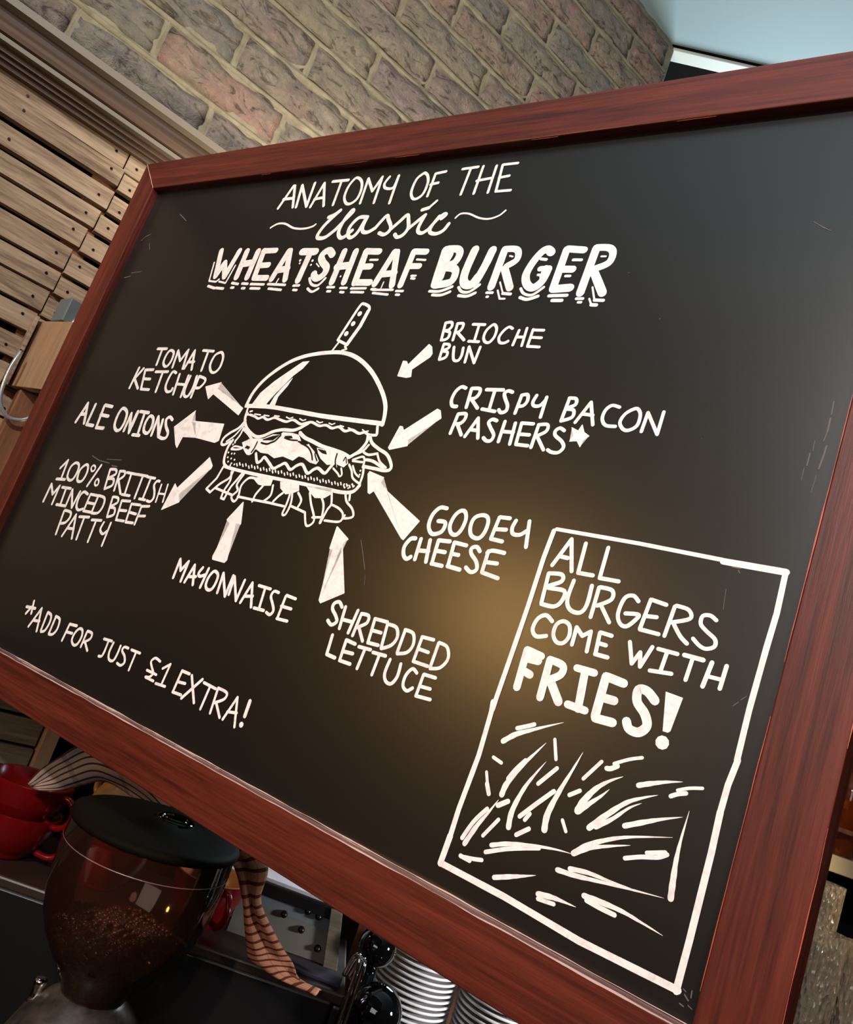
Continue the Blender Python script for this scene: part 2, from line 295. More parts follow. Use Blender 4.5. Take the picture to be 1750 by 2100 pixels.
WRITING = [
 ('lettering', 'line reading ANATOMY OF THE', [
  ('s',45,[-2096,6806,-1981,7133]),
  ('s',44,[-1956,7131,-1824,6804]),
  ('s',45,[-2065,6939,-1886,6940]),
  ('s',44,[-1761,6799,-1819,7126,-1574,6793,-1599,7137]),
  ('s',42,[-1500,6780,-1425,7121,-1270,6780]),
  ('s',42,[-1484,6892,-1326,6904]),
  ('s',42,[-1288,7132,-1027,7128]),
  ('s',41,[-1136,7127,-1116,6783]),
  ('c',40,[-922,7137,-977,7036,-978,6894,-911,6795,-827,6777,-750,6841,-743,6968,-786,7077,-863,7138,-922,7137]),
  ('s',39,[-670,6772,-698,7115,-549,6927,-480,7117,-451,6760]),
  ('c',38,[-365,7105,-402,7017,-360,6952,-244,6946,-229,7080]),
  ('s',38,[-228,7107,-206,6736]),
  ('c',37,[127,7100,61,7029,55,6875,107,6782,173,6766,242,6826,248,6967,210,7058,162,7101,127,7100]),
  ('s',36,[317,6787,310,7081,447,7095]),
  ('s',36,[299,6940,398,6953]),
  ('s',35,[668,7102,868,7108]),
  ('s',34,[777,7103,773,6770]),
  ('s',34,[942,6766,934,7107]),
  ('s',34,[916,6929,1088,6945]),
  ('s',33,[1104,7097,1119,6765]),
  ('s',33,[1216,6769,1179,7101,1362,7101]),
  ('s',33,[1194,6939,1312,6951]),
  ('s',32,[1216,6769,1395,6768]),
 ]),
 ('flourish', 'wavy line left of the script word', [
  ('c',29,[-2080,6516,-1974,6567,-1832,6559,-1644,6487,-1457,6468,-1323,6489,-1276,6519]),
 ]),
 ('flourish', 'wavy line right of the script word', [
  ('c',22,[820,6475,870,6524,980,6516,1129,6456,1259,6437,1368,6470,1424,6526]),
 ]),
 ('lettering', 'script word Classic', [
  ('c',54,[-1101,6610,-1019,6639,-949,6693]),
  ('c',54,[-949,6693,-1038,6594,-1122,6482,-1163,6368,-1130,6319,-1016,6326,-900,6424]),
  ('c',53,[-900,6424,-802,6556,-728,6654,-753,6679,-816,6557,-833,6397,-779,6315,-711,6311,-620,6397]),
  ('c',52,[-479,6570,-594,6566,-675,6457,-665,6354,-600,6299,-523,6359,-477,6536]),
  ('c',51,[-461,6568,-473,6446,-439,6372,-358,6361,-267,6412]),
  ('c',49,[-267,6412,-218,6497,-163,6567,-119,6513,-44,6421,-39,6356,-99,6315,-180,6341]),
  ('c',48,[-44,6367,51,6470,132,6558,181,6484,219,6385,184,6301,113,6273,60,6312]),
  ('c',47,[223,6374,313,6465,392,6541]),
  ('c',47,[392,6541,365,6398,382,6330,448,6309,527,6364]),
  ('s',47,[321,6610,405,6630]),
  ('s',33,[405,6630,480,6714]),
  ('c',46,[518,6358,585,6469,648,6532,679,6522,638,6477]),
  ('c',46,[595,6511,540,6388,548,6315,637,6290,721,6327,761,6407]),
 ]),
 ('lettering', 'block word WHEATSHEAF', [
  ('s',90,[-2869,6204,-2759,5818,-2689,6020,-2571,5807,-2494,6191]),
  ('s',96,[-2341,6178,-2330,5797]),
  ('s',94,[-2123,6171,-2121,5790]),
  ('s',100,[-2327,5987,-2141,6006]),
  ('s',93,[-2015,6171,-1980,5785]),
  ('s',80,[-2003,6170,-1790,6170]),
  ('s',84,[-1982,5960,-1819,5965]),
  ('s',87,[-1966,5781,-1752,5779]),
  ('s',90,[-1552,6154,-1651,5763]),
  ('s',89,[-1529,6154,-1406,5752]),
  ('s',93,[-1581,5888,-1442,5903]),
  ('s',100,[-1308,6135,-1076,6127]),
  ('s',95,[-1163,6109,-1180,5740]),
  ('c',96,[-779,6079,-859,6137,-929,6110,-946,6050,-885,5978,-791,5907,-786,5822,-861,5763,-933,5790,-955,5824]),
  ('s',90,[-607,6116,-608,5710]),
  ('s',88,[-425,6110,-417,5708]),
  ('s',97,[-626,5912,-452,5926]),
  ('s',94,[-262,6103,-247,5698]),
  ('s',83,[-254,6106,-68,6096]),
  ('s',82,[-247,5904,-110,5906]),
  ('s',85,[-229,5702,-28,5700]),
  ('s',84,[160,6082,55,5680]),
  ('s',82,[197,6080,309,5662]),
  ('s',83,[103,5800,279,5813]),
  ('s',81,[431,6076,424,5665]),
  ('s',77,[430,6079,604,6070]),
  ('s',73,[455,5897,582,5894]),
 ]),
 ('letter_shadow', 'short bars under WHEATSHEAF', [
  ('s',28,[-2910,6026,-2848,5747,-2700,5733,-2658,5770]),
  ('s',28,[-2637,5736,-2494,5712,-2450,5970]),
  ('s',40,[-2820,5670,-2669,5637]),
  ('s',39,[-2645,5641,-2492,5631]),
  ('s',39,[-2362,5711,-2239,5695]),
  ('s',39,[-2341,5644,-2296,5643]),
  ('s',38,[-2165,5704,-2059,5698]),
  ('s',38,[-2131,5636,-2081,5634]),
  ('s',37,[-1996,5694,-1753,5687]),
  ('s',37,[-1967,5633,-1798,5629]),
  ('s',36,[-1677,5691,-1367,5677]),
  ('s',21,[-1524,5762,-1545,5673]),
  ('s',36,[-1635,5629,-1405,5610]),
  ('s',35,[-1218,5667,-1122,5670]),
  ('s',35,[-1192,5610,-1131,5605]),
  ('o',38,[-1281,6015]),
  ('o',29,[-1268,5974]),
  ('o',37,[-1067,6004]),
  ('o',29,[-1066,5948]),
  ('c',34,[-999,5765,-927,5686,-813,5669,-736,5762]),
  ('c',34,[-960,5627,-865,5584,-782,5626]),
  ('s',16,[-983,5964,-918,5919]),
  ('s',33,[-646,5643,-539,5642]),
  ('s',33,[-620,5589,-573,5589]),
  ('s',32,[-441,5633,-342,5633]),
  ('s',32,[-415,5581,-363,5576]),
  ('o',27,[-507,5784]),
  ('s',31,[-270,5625,-51,5627]),
  ('s',31,[-248,5579,-65,5576]),
  ('s',28,[-152,5990,-41,5987]),
  ('s',31,[35,5616,94,5616]),
  ('s',30,[61,5608,343,5607]),
  ('s',30,[79,5568,297,5549]),
  ('s',18,[174,5703,170,5631]),
  ('s',30,[398,5592,491,5591]),
  ('s',30,[414,5548,459,5545]),
  ('s',26,[515,5978,633,5968]),
  ('s',26,[524,5778,585,5777]),
  ('s',29,[537,5747,583,5742]),
 ]),
 ('lettering', 'block word BURGER', [
  ('s',104,[854,6081,880,5674]),
  ('c',87,[874,6093,1007,6086,1055,6021,1024,5923,908,5887]),
  ('c',89,[931,5872,1052,5854,1092,5793,1067,5696,893,5662]),
  ('s',84,[934,6025,912,5918]),
  ('s',100,[908,5887,914,5750]),
  ('c',99,[1228,6072,1210,5836,1226,5717,1278,5664,1345,5671,1388,5759]),
  ('c',98,[1442,6060,1424,5905,1398,5774,1373,5679]),
  ('s',87,[1587,6055,1585,5638]),
  ('c',74,[1583,6066,1710,6061,1761,6013,1764,5933,1677,5870]),
  ('s',82,[1665,5842,1803,5626]),
  ('c',85,[2126,6008,2072,6045,2014,6011,1957,5893,1934,5766,1978,5667,2058,5625,2131,5694,2154,5825]),
  ('s',58,[2150,5835,2065,5831]),
  ('s',64,[2121,5840,2118,5749]),
  ('s',80,[2278,6037,2274,5613]),
  ('s',74,[2283,6043,2461,6024]),
  ('s',77,[2297,5822,2410,5820]),
  ('s',84,[2281,5611,2449,5624]),
  ('s',83,[2581,6040,2570,5570]),
  ('c',71,[2579,6047,2706,6038,2761,5980,2749,5880,2635,5823]),
  ('s',81,[2631,5796,2787,5570]),
 ]),
 ('letter_shadow', 'short bars under BURGER', [
  ('c',33,[844,5591,980,5591,1112,5643]),
  ('c',33,[900,5546,1014,5546,1109,5584]),
  ('c',32,[1195,5635,1255,5584,1348,5584,1440,5663]),
  ('c',35,[1233,5539,1337,5532,1423,5569]),
  ('s',31,[1558,5572,1625,5572]),
  ('s',28,[1575,5526,1590,5526]),
  ('s',18,[1667,5691,1744,5569]),
  ('s',33,[1745,5565,1835,5558]),
  ('s',21,[1675,5598,1731,5506,1789,5506]),
  ('c',29,[1927,5618,1982,5563,2078,5549,2173,5631]),
  ('c',35,[1955,5521,2040,5500,2145,5535]),
  ('s',32,[2038,5940,2097,5931]),
  ('s',29,[2064,5767,2093,5764]),
  ('s',34,[2258,5540,2442,5546]),
  ('s',36,[2309,5491,2408,5492]),
  ('s',31,[2384,5921,2469,5918]),
  ('s',28,[2361,5749,2408,5748]),
  ('s',30,[2551,5510,2615,5511]),
  ('s',27,[2579,5475,2607,5475]),
  ('s',19,[2671,5630,2732,5498]),
  ('s',32,[2732,5498,2819,5495]),
  ('s',19,[2678,5511,2715,5453]),
  ('s',35,[2717,5449,2767,5447]),
  ('s',19,[2658,5949,2702,5948]),
  ('s',18,[1671,5987,1708,5977]),
 ]),
 ('drawing', 'drawn knife handle standing in the bun', [
  ('c',36,[-161,4984,-102,5189,-33,5408,10,5433,97,5402,125,5359]),
  ('s',52,[115,5345,84,5158,-1,4933]),
  ('s',33,[-159,4980,-15,4933]),
  ('o',63,[8,5310]),
  ('o',62,[-29,5186]),
  ('o',63,[-71,5061]),
  ('s',26,[-135,4949,-182,4846]),
  ('s',26,[-20,4908,13,4881]),
  ('s',19,[-40,4860,21,4876]),
 ]),
 ('drawing', 'drawn dome of the bun', [
  ('c',48,[-1172,4088,-1143,4270,-1028,4458,-801,4652,-556,4762,-241,4822,17,4830,249,4770,492,4633,704,4448,824,4300,873,4175,888,4074]),
  ('c',51,[-1143,4091,-780,4113,-361,4100,38,4084,474,4082,883,4083]),
  ('p',9,[-1084,4111,-1021,4265,-872,4425,-660,4601,-555,4688,-460,4701,-515,4610,-615,4516,-745,4331,-821,4223,-864,4124]),
  ('p',9,[-799,4130,-773,4241,-694,4379,-611,4480,-640,4383,-718,4246,-715,4133]),
 ]),
 ('drawing', 'drawn scalloped edge under the bun', [
  ('c',28,[-1124,4063,-1119,4019,-1074,3986]),
  ('c',30,[-1046,3989,-959,3976,-889,3957,-825,3982,-735,3959,-639,3994,-557,3981,-437,3966,-343,3997,-216,3961,-139,3983,-58,3999,60,3971,154,3988,250,3964,339,3988,438,3952,525,3975,634,3948,703,3969,759,3950,821,3950,864,3956]),
  ('s',32,[835,4055,866,3969]),
  ('s',17,[-974,4004,-876,4003]),
  ('s',17,[-818,4005,-737,4004]),
  ('s',17,[-650,4015,-575,4015]),
  ('s',16,[-465,4019,-412,4006,-367,4025]),
  ('s',16,[-256,4020,-203,4004,-165,4018]),
  ('s',16,[1,4019,52,4004,88,4017]),
  ('s',15,[184,4014,231,4003,265,4020]),
  ('s',15,[347,4004,400,3997]),
  ('s',15,[469,3991,514,3981]),
  ('s',15,[660,3994,700,3975,742,3987]),
  ('s',21,[-1067,4027,-1036,4036]),
 ]),
 ('drawing', 'drawn onion loops and dripping cheese', [
  ('c',39,[-1114,4009,-1098,3926,-1029,3841,-934,3784,-809,3745,-699,3766,-576,3832,-440,3869,-291,3879,-198,3918,-103,3986]),
  ('c',33,[-1080,3913,-1140,3814,-1247,3740,-1315,3671,-1321,3600,-1266,3587,-1188,3639]),
  ('c',22,[-1077,3852,-1150,3721,-1249,3632]),
  ('c',26,[-1060,3823,-1070,3730,-1109,3649]),
  ('c',36,[-1052,3808,-941,3760,-843,3696]),
  ('c',42,[-170,3863,-72,3817,52,3790,213,3753,381,3733,529,3711,626,3683]),
  ('c',36,[761,3943,773,3864,721,3763,626,3683]),
  ('c',35,[784,3946,842,3872,954,3819,1086,3771,1178,3679,1182,3626,1112,3608,1017,3611,855,3615]),
  ('c',27,[815,3842,768,3769,677,3717]),
  ('c',27,[789,3758,862,3741,962,3768]),
  ('c',23,[962,3768,1028,3691,1129,3640]),
  ('c',32,[854,3687,953,3681,1102,3630]),
  ('c',24,[685,3664,794,3712,837,3672,843,3607]),
  ('s',24,[691,3652,820,3656]),
  ('p',9,[-870,3708,-755,3722,-680,3731,-557,3797,-443,3803,-423,3837,-273,3844,-174,3834,-97,3757,17,3750,161,3663,242,3591,225,3554,131,3562,20,3602,-56,3607,-118,3549,-283,3576,-398,3539,-515,3575,-633,3574,-731,3606,-791,3531,-895,3570,-869,3633,-931,3595,-982,3649]),
  ('p',8,[156,3725,266,3718,420,3724,595,3679,640,3618,604,3573,501,3592,376,3568,262,3621,203,3669]),
  ('c',36,[-700,3551,-628,3457,-580,3479,-548,3527,-437,3469,-354,3423,-280,3462,-205,3501,-101,3445,-35,3497,43,3522,157,3441,221,3491,280,3513,387,3474,427,3534,460,3607,461,3675]),
  ('c',22,[457,3702,470,3622,509,3559]),
  ('c',21,[475,3541,555,3499,594,3471,616,3494,578,3556]),
  ('c',24,[662,3608,723,3550,773,3478,893,3430]),
  ('c',21,[715,3602,781,3532,844,3501]),
  ('c',25,[-931,3595,-833,3533,-765,3557,-740,3694]),
  ('c',25,[-1114,3550,-961,3577,-901,3689]),
  ('c',22,[-969,3591,-1076,3592,-1119,3557]),
 ]),
 ('bare_gap', 'bare black gaps between the drawn cheese folds', [
  ('c',21,[-434,3804,-483,3732,-536,3704,-592,3679,-683,3683]),
  ('c',15,[-363,3780,-271,3768,-161,3774]),
  ('c',18,[-62,3745,36,3714,110,3656,155,3593]),
  ('c',16,[84,3744,153,3704,167,3650,224,3591]),
  ('c',17,[458,3699,470,3622,512,3553]),
  ('c',16,[-746,3686,-754,3610,-774,3556]),
  ('c',12,[573,3636,587,3678,625,3616]),
  ('p',8,[180,3714,289,3707,318,3677,248,3684]),
  ('p',9,[-674,3720,-546,3776,-460,3798,-525,3737]),
  ('p',8,[-366,3797,-274,3811,-247,3794,-314,3777]),
  ('p',8,[-147,3766,-83,3766,7,3753,-68,3738]),
  ('p',9,[-886,3619,-832,3611,-844,3588,-892,3600]),
  ('p',8,[38,3746,120,3745,153,3704,100,3711]),
 ]),
 ('drawing', 'drawn beef patty with seeded edge', [
  ('c',36,[-1157,3659,-1187,3563,-1178,3458,-1139,3372,-1051,3332]),
  ('c',39,[-1098,3340,-922,3328,-572,3320,-185,3320,183,3321,500,3316,703,3315,837,3343,891,3417]),
  ('c',27,[861,3596,883,3520,886,3429]),
  ('s',19,[-935,3397,-913,3374]),
  ('s',19,[-894,3412,-872,3389]),
  ('s',18,[-838,3403,-816,3379]),
  ('s',18,[-796,3416,-774,3393]),
  ('s',18,[-736,3397,-714,3373]),
  ('s',18,[-695,3412,-674,3388]),
  ('s',18,[-641,3402,-620,3379]),
  ('s',18,[-600,3415,-579,3392]),
  ('s',18,[-541,3396,-520,3373]),
  ('s',18,[-501,3411,-481,3388]),
  ('s',18,[-449,3401,-428,3378]),
  ('s',18,[-409,3415,-388,3392]),
  ('s',18,[-351,3396,-331,3373]),
  ('s',17,[-313,3410,-293,3387]),
  ('s',17,[-261,3401,-242,3378]),
  ('s',17,[-222,3414,-203,3391]),
  ('s',17,[-167,3395,-147,3373]),
  ('s',17,[-129,3410,-109,3387]),
  ('s',17,[-79,3400,-60,3378]),
  ('s',17,[-41,3413,-22,3391]),
  ('s',17,[13,3395,32,3373]),
  ('s',17,[50,3409,69,3387]),
  ('s',17,[99,3400,118,3378]),
  ('s',17,[136,3412,155,3390]),
  ('s',17,[189,3394,207,3372]),
  ('s',17,[225,3408,243,3386]),
  ('s',16,[273,3399,291,3377]),
  ('s',16,[309,3412,327,3390]),
  ('s',16,[360,3394,378,3372]),
  ('s',16,[396,3408,413,3386]),
  ('s',16,[442,3399,459,3377]),
  ('s',16,[477,3411,495,3390]),
  ('s',16,[527,3393,545,3372]),
  ('s',16,[562,3407,579,3386]),
  ('s',16,[607,3398,624,3377]),
  ('s',16,[642,3410,659,3389]),
  ('s',16,[691,3393,707,3372]),
  ('s',16,[724,3406,741,3385]),
  ('s',16,[768,3398,785,3377]),
  ('s',16,[802,3410,819,3389]),
  ('o',26,[-1143,3508]),
  ('o',25,[-1120,3450]),
  ('o',25,[-1086,3402]),
  ('o',26,[-1119,3557]),
  ('o',26,[-1100,3635]),
  ('o',25,[-1082,3501]),
  ('o',25,[-1037,3507]),
  ('o',25,[-1057,3444]),
  ('o',25,[-996,3437]),
  ('o',25,[-1021,3389]),
  ('o',25,[-966,3384]),
  ('o',26,[-1124,3609]),
  ('o',25,[-1028,3365]),
  ('o',21,[695,3400]),
  ('o',21,[744,3394]),
  ('o',21,[795,3415]),
  ('o',21,[719,3367]),
  ('o',21,[763,3368]),
  ('o',21,[833,3566]),
  ('o',21,[842,3525]),
  ('o',21,[826,3400]),
 ]),
 ('drawing', 'drawn shredded lettuce under the patty', [
  ('s',31,[-1128,3336,-1159,3189,-1257,3046,-1173,3015]),
  ('c',30,[-1173,3015,-1078,3126,-963,3218,-941,3295]),
  ('c',30,[-964,3292,-928,3194,-961,3071,-961,2983]),
  ('s',30,[-959,2980,-904,2975]),
  ('c',30,[-905,2977,-881,3113,-832,3208,-784,3303]),
  ('s',30,[-1113,3076,-796,3039]),
  ('c',29,[-758,3293,-800,3169,-752,3104,-807,3022,-739,2976,-704,3039,-726,3166,-660,3263,-568,3277]),
  ('s',29,[-713,3038,-475,3041]),
  ('c',29,[-464,3022,-454,3109,-397,3217,-368,3307]),
  ('s',28,[-475,3041,-226,3048]),
  ('c',28,[-304,3049,-233,3130,-255,3239]),
  ('s',27,[-226,3048,17,3047]),
  ('c',28,[-164,3072,-122,3134,-74,3184]),
  ('c',27,[-34,3301,25,3200,37,3078,32,2968,77,2969,94,3074,67,3179,-2,3292]),
  ('s',27,[118,3065,330,3034]),
  ('c',27,[207,3066,217,3149,137,3218]),
  ('c',26,[330,3034,411,2909,481,2942,475,3006,367,3134,294,3243]),
  ('s',26,[451,3002,577,3025]),
  ('c',26,[423,3264,526,3161,565,3049,572,2965]),
  ('c',26,[580,2967,603,3108,627,3178,578,3289]),
  ('c',25,[630,3172,751,3147,825,3095,811,3022,622,3000]),
  ('c',25,[752,3317,807,3234,909,3174,953,3099,849,3063,850,3093]),
  ('s',25,[815,3314,835,3252]),
  ('p',8,[-586,3274,-383,3333,-294,3311,-290,3234,-397,3217,-476,3219]),
  ('p',8,[-171,3294,99,3308,132,3244,62,3206,-33,3177,-136,3230]),
  ('p',8,[206,3311,560,3332,572,3274,511,3225,384,3204,287,3255]),
 ]),
 ('lettering', 'label BRIOCHE BUN', [
  ('s',33,[1199,5228,1222,5035]),
  ('c',33,[1199,5228,1268,5236,1290,5193,1262,5149,1221,5140,1288,5127,1298,5072,1265,5041,1222,5035]),
  ('s',32,[1348,5214,1363,5041]),
  ('c',32,[1345,5223,1414,5225,1423,5178,1400,5135,1363,5126]),
  ('s',32,[1383,5127,1495,5046]),
  ('s',32,[1535,5220,1672,5219]),
  ('s',31,[1606,5215,1616,5038]),
  ('s',31,[1552,5036,1669,5035]),
  ('c',31,[1758,5219,1713,5160,1707,5087,1741,5038,1790,5033,1825,5092,1823,5172,1791,5217,1758,5219]),
  ('c',30,[1994,5187,1951,5203,1909,5166,1880,5094,1906,5038,1958,5033,1993,5054]),
  ('s',30,[2072,5171,2059,5016]),
  ('s',29,[2148,5195,2156,5013]),
  ('s',30,[2067,5101,2150,5104]),
  ('s',29,[2216,5185,2217,5016]),
  ('s',29,[2217,5180,2330,5180]),
  ('s',29,[2221,5103,2332,5102]),
  ('s',29,[2219,5009,2342,5008]),
  ('s',32,[1275,4993,1285,4826]),
  ('c',32,[1275,4993,1337,4990,1346,4953,1290,4919,1350,4907,1352,4852,1288,4821]),
  ('c',32,[1407,4965,1434,4875,1463,4825,1513,4825,1531,4880,1518,4961]),
  ('s',31,[1597,4811,1581,4977,1704,4809,1710,4979]),
 ]),
 ('arrow', 'arrow pointing to the bun', [
  ('p',17,[1094,4977,1136,4953,1171,4880,1160,4845,990,4697,1013,4618,965,4606,852,4616,852,4777,892,4774,927,4735]),
 ]),
 ('arrow', 'arrow pointing to the bacon', [
  ('p',16,[1478,4297,1517,4285,1553,4213,1261,3960,1281,3895,1091,3832,1071,3848,1114,4077,1145,4075,1175,4035]),
 ]),
 ('lettering', 'label CRISPY BACON RASHERS', [
  ('c',38,[1712,4543,1660,4552,1613,4500,1600,4411,1631,4352,1683,4348]),
  ('s',38,[1780,4540,1794,4350]),
  ('c',37,[1782,4545,1871,4547,1882,4496,1853,4450,1801,4437]),
  ('s',37,[1821,4435,1918,4353]),
  ('s',37,[1947,4545,2125,4556]),
  ('s',36,[2039,4543,2049,4348]),
  ('s',36,[1970,4349,2113,4338]),
  ('c',36,[2228,4542,2180,4552,2150,4522,2178,4470,2224,4407,2226,4354,2181,4333,2148,4358]),
  ('s',35,[2333,4517,2327,4342]),
  ('c',35,[2332,4520,2389,4530,2409,4474,2385,4422,2329,4409]),
  ('c',34,[2483,4530,2468,4463,2493,4429,2549,4437,2587,4498]),
  ('s',34,[2587,4522,2591,4328]),
  ('s',33,[2806,4528,2796,4317]),
  ('c',33,[2804,4533,2869,4531,2879,4476,2805,4432,2880,4424,2886,4358,2797,4314]),
  ('s',32,[2931,4315,3016,4512,3096,4310]),
  ('s',32,[2975,4398,3069,4395]),
  ('c',31,[3280,4490,3210,4499,3166,4448,3163,4371,3210,4317,3296,4316]),
  ('c',31,[3412,4487,3348,4435,3325,4357,3367,4301,3419,4295,3476,4343,3478,4433,3449,4483,3412,4487]),
  ('s',30,[3526,4297,3533,4466,3661,4287,3660,4484]),
  ('s',37,[1732,4274,1720,4075]),
  ('c',37,[1732,4274,1814,4283,1825,4232,1795,4186,1738,4171]),
  ('s',37,[1764,4171,1846,4072]),
  ('s',36,[1892,4061,1965,4255,2036,4061]),
  ('s',36,[1938,4134,2012,4133]),
  ('c',36,[2167,4251,2119,4259,2090,4226,2125,4180,2186,4112,2177,4056,2132,4047,2090,4072]),
  ('s',35,[2255,4252,2258,4054]),
  ('s',35,[2365,4247,2380,4045]),
  ('s',35,[2256,4153,2376,4158]),
  ('s',34,[2428,4254,2441,4052]),
  ('s',34,[2428,4254,2545,4258]),
  ('s',34,[2432,4148,2540,4153]),
  ('s',34,[2442,4049,2559,4051]),
  ('s',34,[2599,4248,2597,4040]),
  ('c',33,[2596,4256,2684,4265,2689,4202,2602,4144]),
  ('s',33,[2628,4139,2723,4032]),
  ('c',33,[2857,4229,2811,4247,2777,4217,2791,4174,2867,4128,2900,4078,2869,4027,2808,4020,2762,4037]),
  ('p',8,[3003,4298,3040,4234,3094,4206,3055,4165,3045,4102,3001,4152,2936,4140,2959,4197,2917,4264,2984,4240]),
 ]),
 ('lettering', 'label TOMATO KETCHUP', [
  ('s',42,[-3297,4726,-3107,4735]),
  ('s',42,[-3195,4722,-3172,4497]),
  ('c',41,[-3011,4715,-3053,4653,-3049,4542,-2984,4486,-2927,4502,-2900,4587,-2925,4688,-3011,4715]),
  ('s',40,[-2818,4482,-2850,4720,-2720,4579,-2649,4739,-2602,4477]),
  ('s',40,[-2571,4479,-2516,4736,-2418,4474]),
  ('s',40,[-2556,4570,-2433,4581]),
  ('s',39,[-2356,4747,-2153,4745]),
  ('s',39,[-2250,4740,-2226,4474]),
  ('c',38,[-2023,4733,-2093,4686,-2105,4561,-2042,4477,-1961,4465,-1907,4538,-1919,4660,-1971,4727,-2023,4733]),
  ('s',43,[-3513,4429,-3528,4134]),
  ('s',43,[-3410,4426,-3504,4268,-3342,4139]),
  ('s',42,[-3356,4410,-3268,4136]),
  ('s',42,[-3356,4410,-3194,4424]),
  ('s',42,[-3311,4282,-3173,4288]),
  ('s',41,[-3260,4136,-3101,4140]),
  ('s',41,[-3120,4398,-2869,4414]),
  ('s',41,[-2968,4398,-2938,4125]),
  ('c',40,[-2690,4408,-2765,4421,-2792,4337,-2784,4210,-2714,4144,-2636,4159,-2632,4195]),
  ('s',40,[-2615,4395,-2570,4120]),
  ('s',39,[-2595,4261,-2440,4264]),
  ('s',39,[-2429,4389,-2400,4099]),
  ('c',39,[-2386,4383,-2383,4206,-2344,4121,-2271,4119,-2242,4235,-2264,4392]),
  ('s',38,[-2216,4395,-2201,4107]),
  ('c',38,[-2202,4393,-2087,4369,-2068,4318,-2122,4244,-2194,4239]),
 ]),
 ('arrow', 'arrow pointing to TOMATO KETCHUP', [
  ('p',15,[-2012,4267,-1766,4341,-1786,4254,-1210,4054,-1236,3970,-1820,4191,-1873,4119]),
 ]),
 ('lettering', 'label ALE ONIONS', [
  ('s',52,[-4401,3546,-4315,3836,-4192,3549]),
  ('s',52,[-4363,3666,-4242,3678]),
  ('s',51,[-4121,3835,-4119,3537,-3960,3535]),
  ('s',50,[-3903,3836,-3868,3517]),
  ('s',50,[-3895,3846,-3721,3838]),
  ('s',50,[-3898,3703,-3711,3699]),
  ('s',50,[-3868,3517,-3705,3526]),
  ('c',48,[-3489,3828,-3517,3723,-3491,3596,-3409,3531,-3334,3549,-3306,3652,-3336,3778,-3420,3834,-3489,3828]),
  ('s',47,[-3241,3541,-3242,3787,-3117,3528,-3126,3826]),
  ('s',64,[-3123,3617,-3122,3799]),
  ('s',47,[-3073,3831,-2892,3831]),
  ('s',46,[-2970,3823,-2923,3532]),
  ('s',46,[-3026,3511,-2884,3515]),
  ('c',46,[-2838,3791,-2871,3699,-2847,3603,-2793,3565,-2730,3572,-2710,3663,-2751,3765,-2838,3791]),
  ('s',45,[-2645,3547,-2667,3800,-2498,3546,-2552,3768]),
  ('c',44,[-2368,3787,-2440,3818,-2485,3775,-2436,3692,-2347,3616,-2344,3551,-2409,3531,-2493,3547]),
 ]),
 ('arrow', 'big arrow pointing to ALE ONIONS', [
  ('p',15,[-2274,3702,-2011,3943,-2001,3808,-1415,3829,-1388,3628,-1439,3597,-1809,3619,-2044,3600,-2063,3454,-2112,3490]),
 ]),
 ('arrow', 'arrow pointing to the beef patty lines', [
  ('p',15,[-1417,3406,-1316,3316,-1319,3284,-1688,2908,-1621,2823,-1865,2688,-1819,3017,-1752,2970]),
 ]),
 ('lettering', 'label 100% BRITISH MINCED BEEF PATTY', [
  ('s',41,[-4265,2874,-4169,3000,-4136,2734]),
  ('s',41,[-4239,2719,-4043,2739]),
  ('c',41,[-3969,2990,-4038,2916,-4018,2789,-3936,2746,-3864,2775,-3842,2888,-3878,2975,-3969,2990]),
  ('c',40,[-3723,2997,-3798,2913,-3777,2797,-3726,2759,-3649,2780,-3621,2884,-3657,2979,-3723,2997]),
  ('s',39,[-3387,3035,-3491,2732]),
  ('c',28,[-3550,3012,-3575,2972,-3531,2933,-3488,2948,-3491,2993,-3550,3012]),
  ('c',28,[-3342,2853,-3365,2805,-3330,2766,-3285,2777,-3291,2825,-3342,2853]),
  ('s',38,[-3165,3012,-3109,2757]),
  ('c',38,[-3152,3014,-3042,3021,-3015,2964,-3134,2890,-3011,2899,-2983,2820,-3105,2752]),
  ('s',37,[-2948,3008,-2899,2764]),
  ('c',37,[-2953,3016,-2846,3023,-2832,2964,-2922,2894]),
  ('s',37,[-2894,2894,-2746,2745]),
  ('s',37,[-2802,3021,-2599,3024]),
  ('s',36,[-2704,3018,-2661,2742]),
  ('s',36,[-2713,2739,-2555,2747]),
  ('s',36,[-2587,3026,-2377,3032]),
  ('s',36,[-2461,3019,-2439,2736]),
  ('s',35,[-2372,3024,-2217,3027]),
  ('s',35,[-2297,3010,-2286,2745]),
  ('s',35,[-2351,2742,-2234,2745]),
  ('c',35,[-2112,3005,-2161,3000,-2182,2944,-2125,2870,-2093,2793,-2128,2741,-2194,2743]),
  ('s',27,[-2052,2972,-2023,2756]),
  ('s',26,[-1938,2990,-1898,2776]),
  ('s',26,[-2041,2859,-1922,2870]),
  ('s',41,[-4306,2382,-4303,2634,-4166,2507,-4093,2639,-4081,2383]),
  ('s',40,[-4022,2631,-3824,2644]),
  ('s',40,[-3923,2629,-3890,2407]),
  ('s',40,[-3975,2392,-3793,2405]),
  ('s',39,[-3759,2402,-3770,2635,-3609,2410,-3585,2637]),
  ('c',39,[-3399,2631,-3501,2647,-3550,2571,-3527,2450,-3452,2405,-3368,2433]),
  ('s',38,[-3345,2640,-3337,2413]),
  ('s',38,[-3345,2640,-3201,2646]),
  ('s',38,[-3334,2527,-3191,2534]),
  ('s',38,[-3337,2413,-3181,2422]),
  ('s',38,[-3164,2634,-3155,2427]),
  ('c',37,[-3175,2650,-3023,2640,-2980,2543,-3020,2442,-3147,2416]),
  ('s',36,[-2869,2682,-2816,2435]),
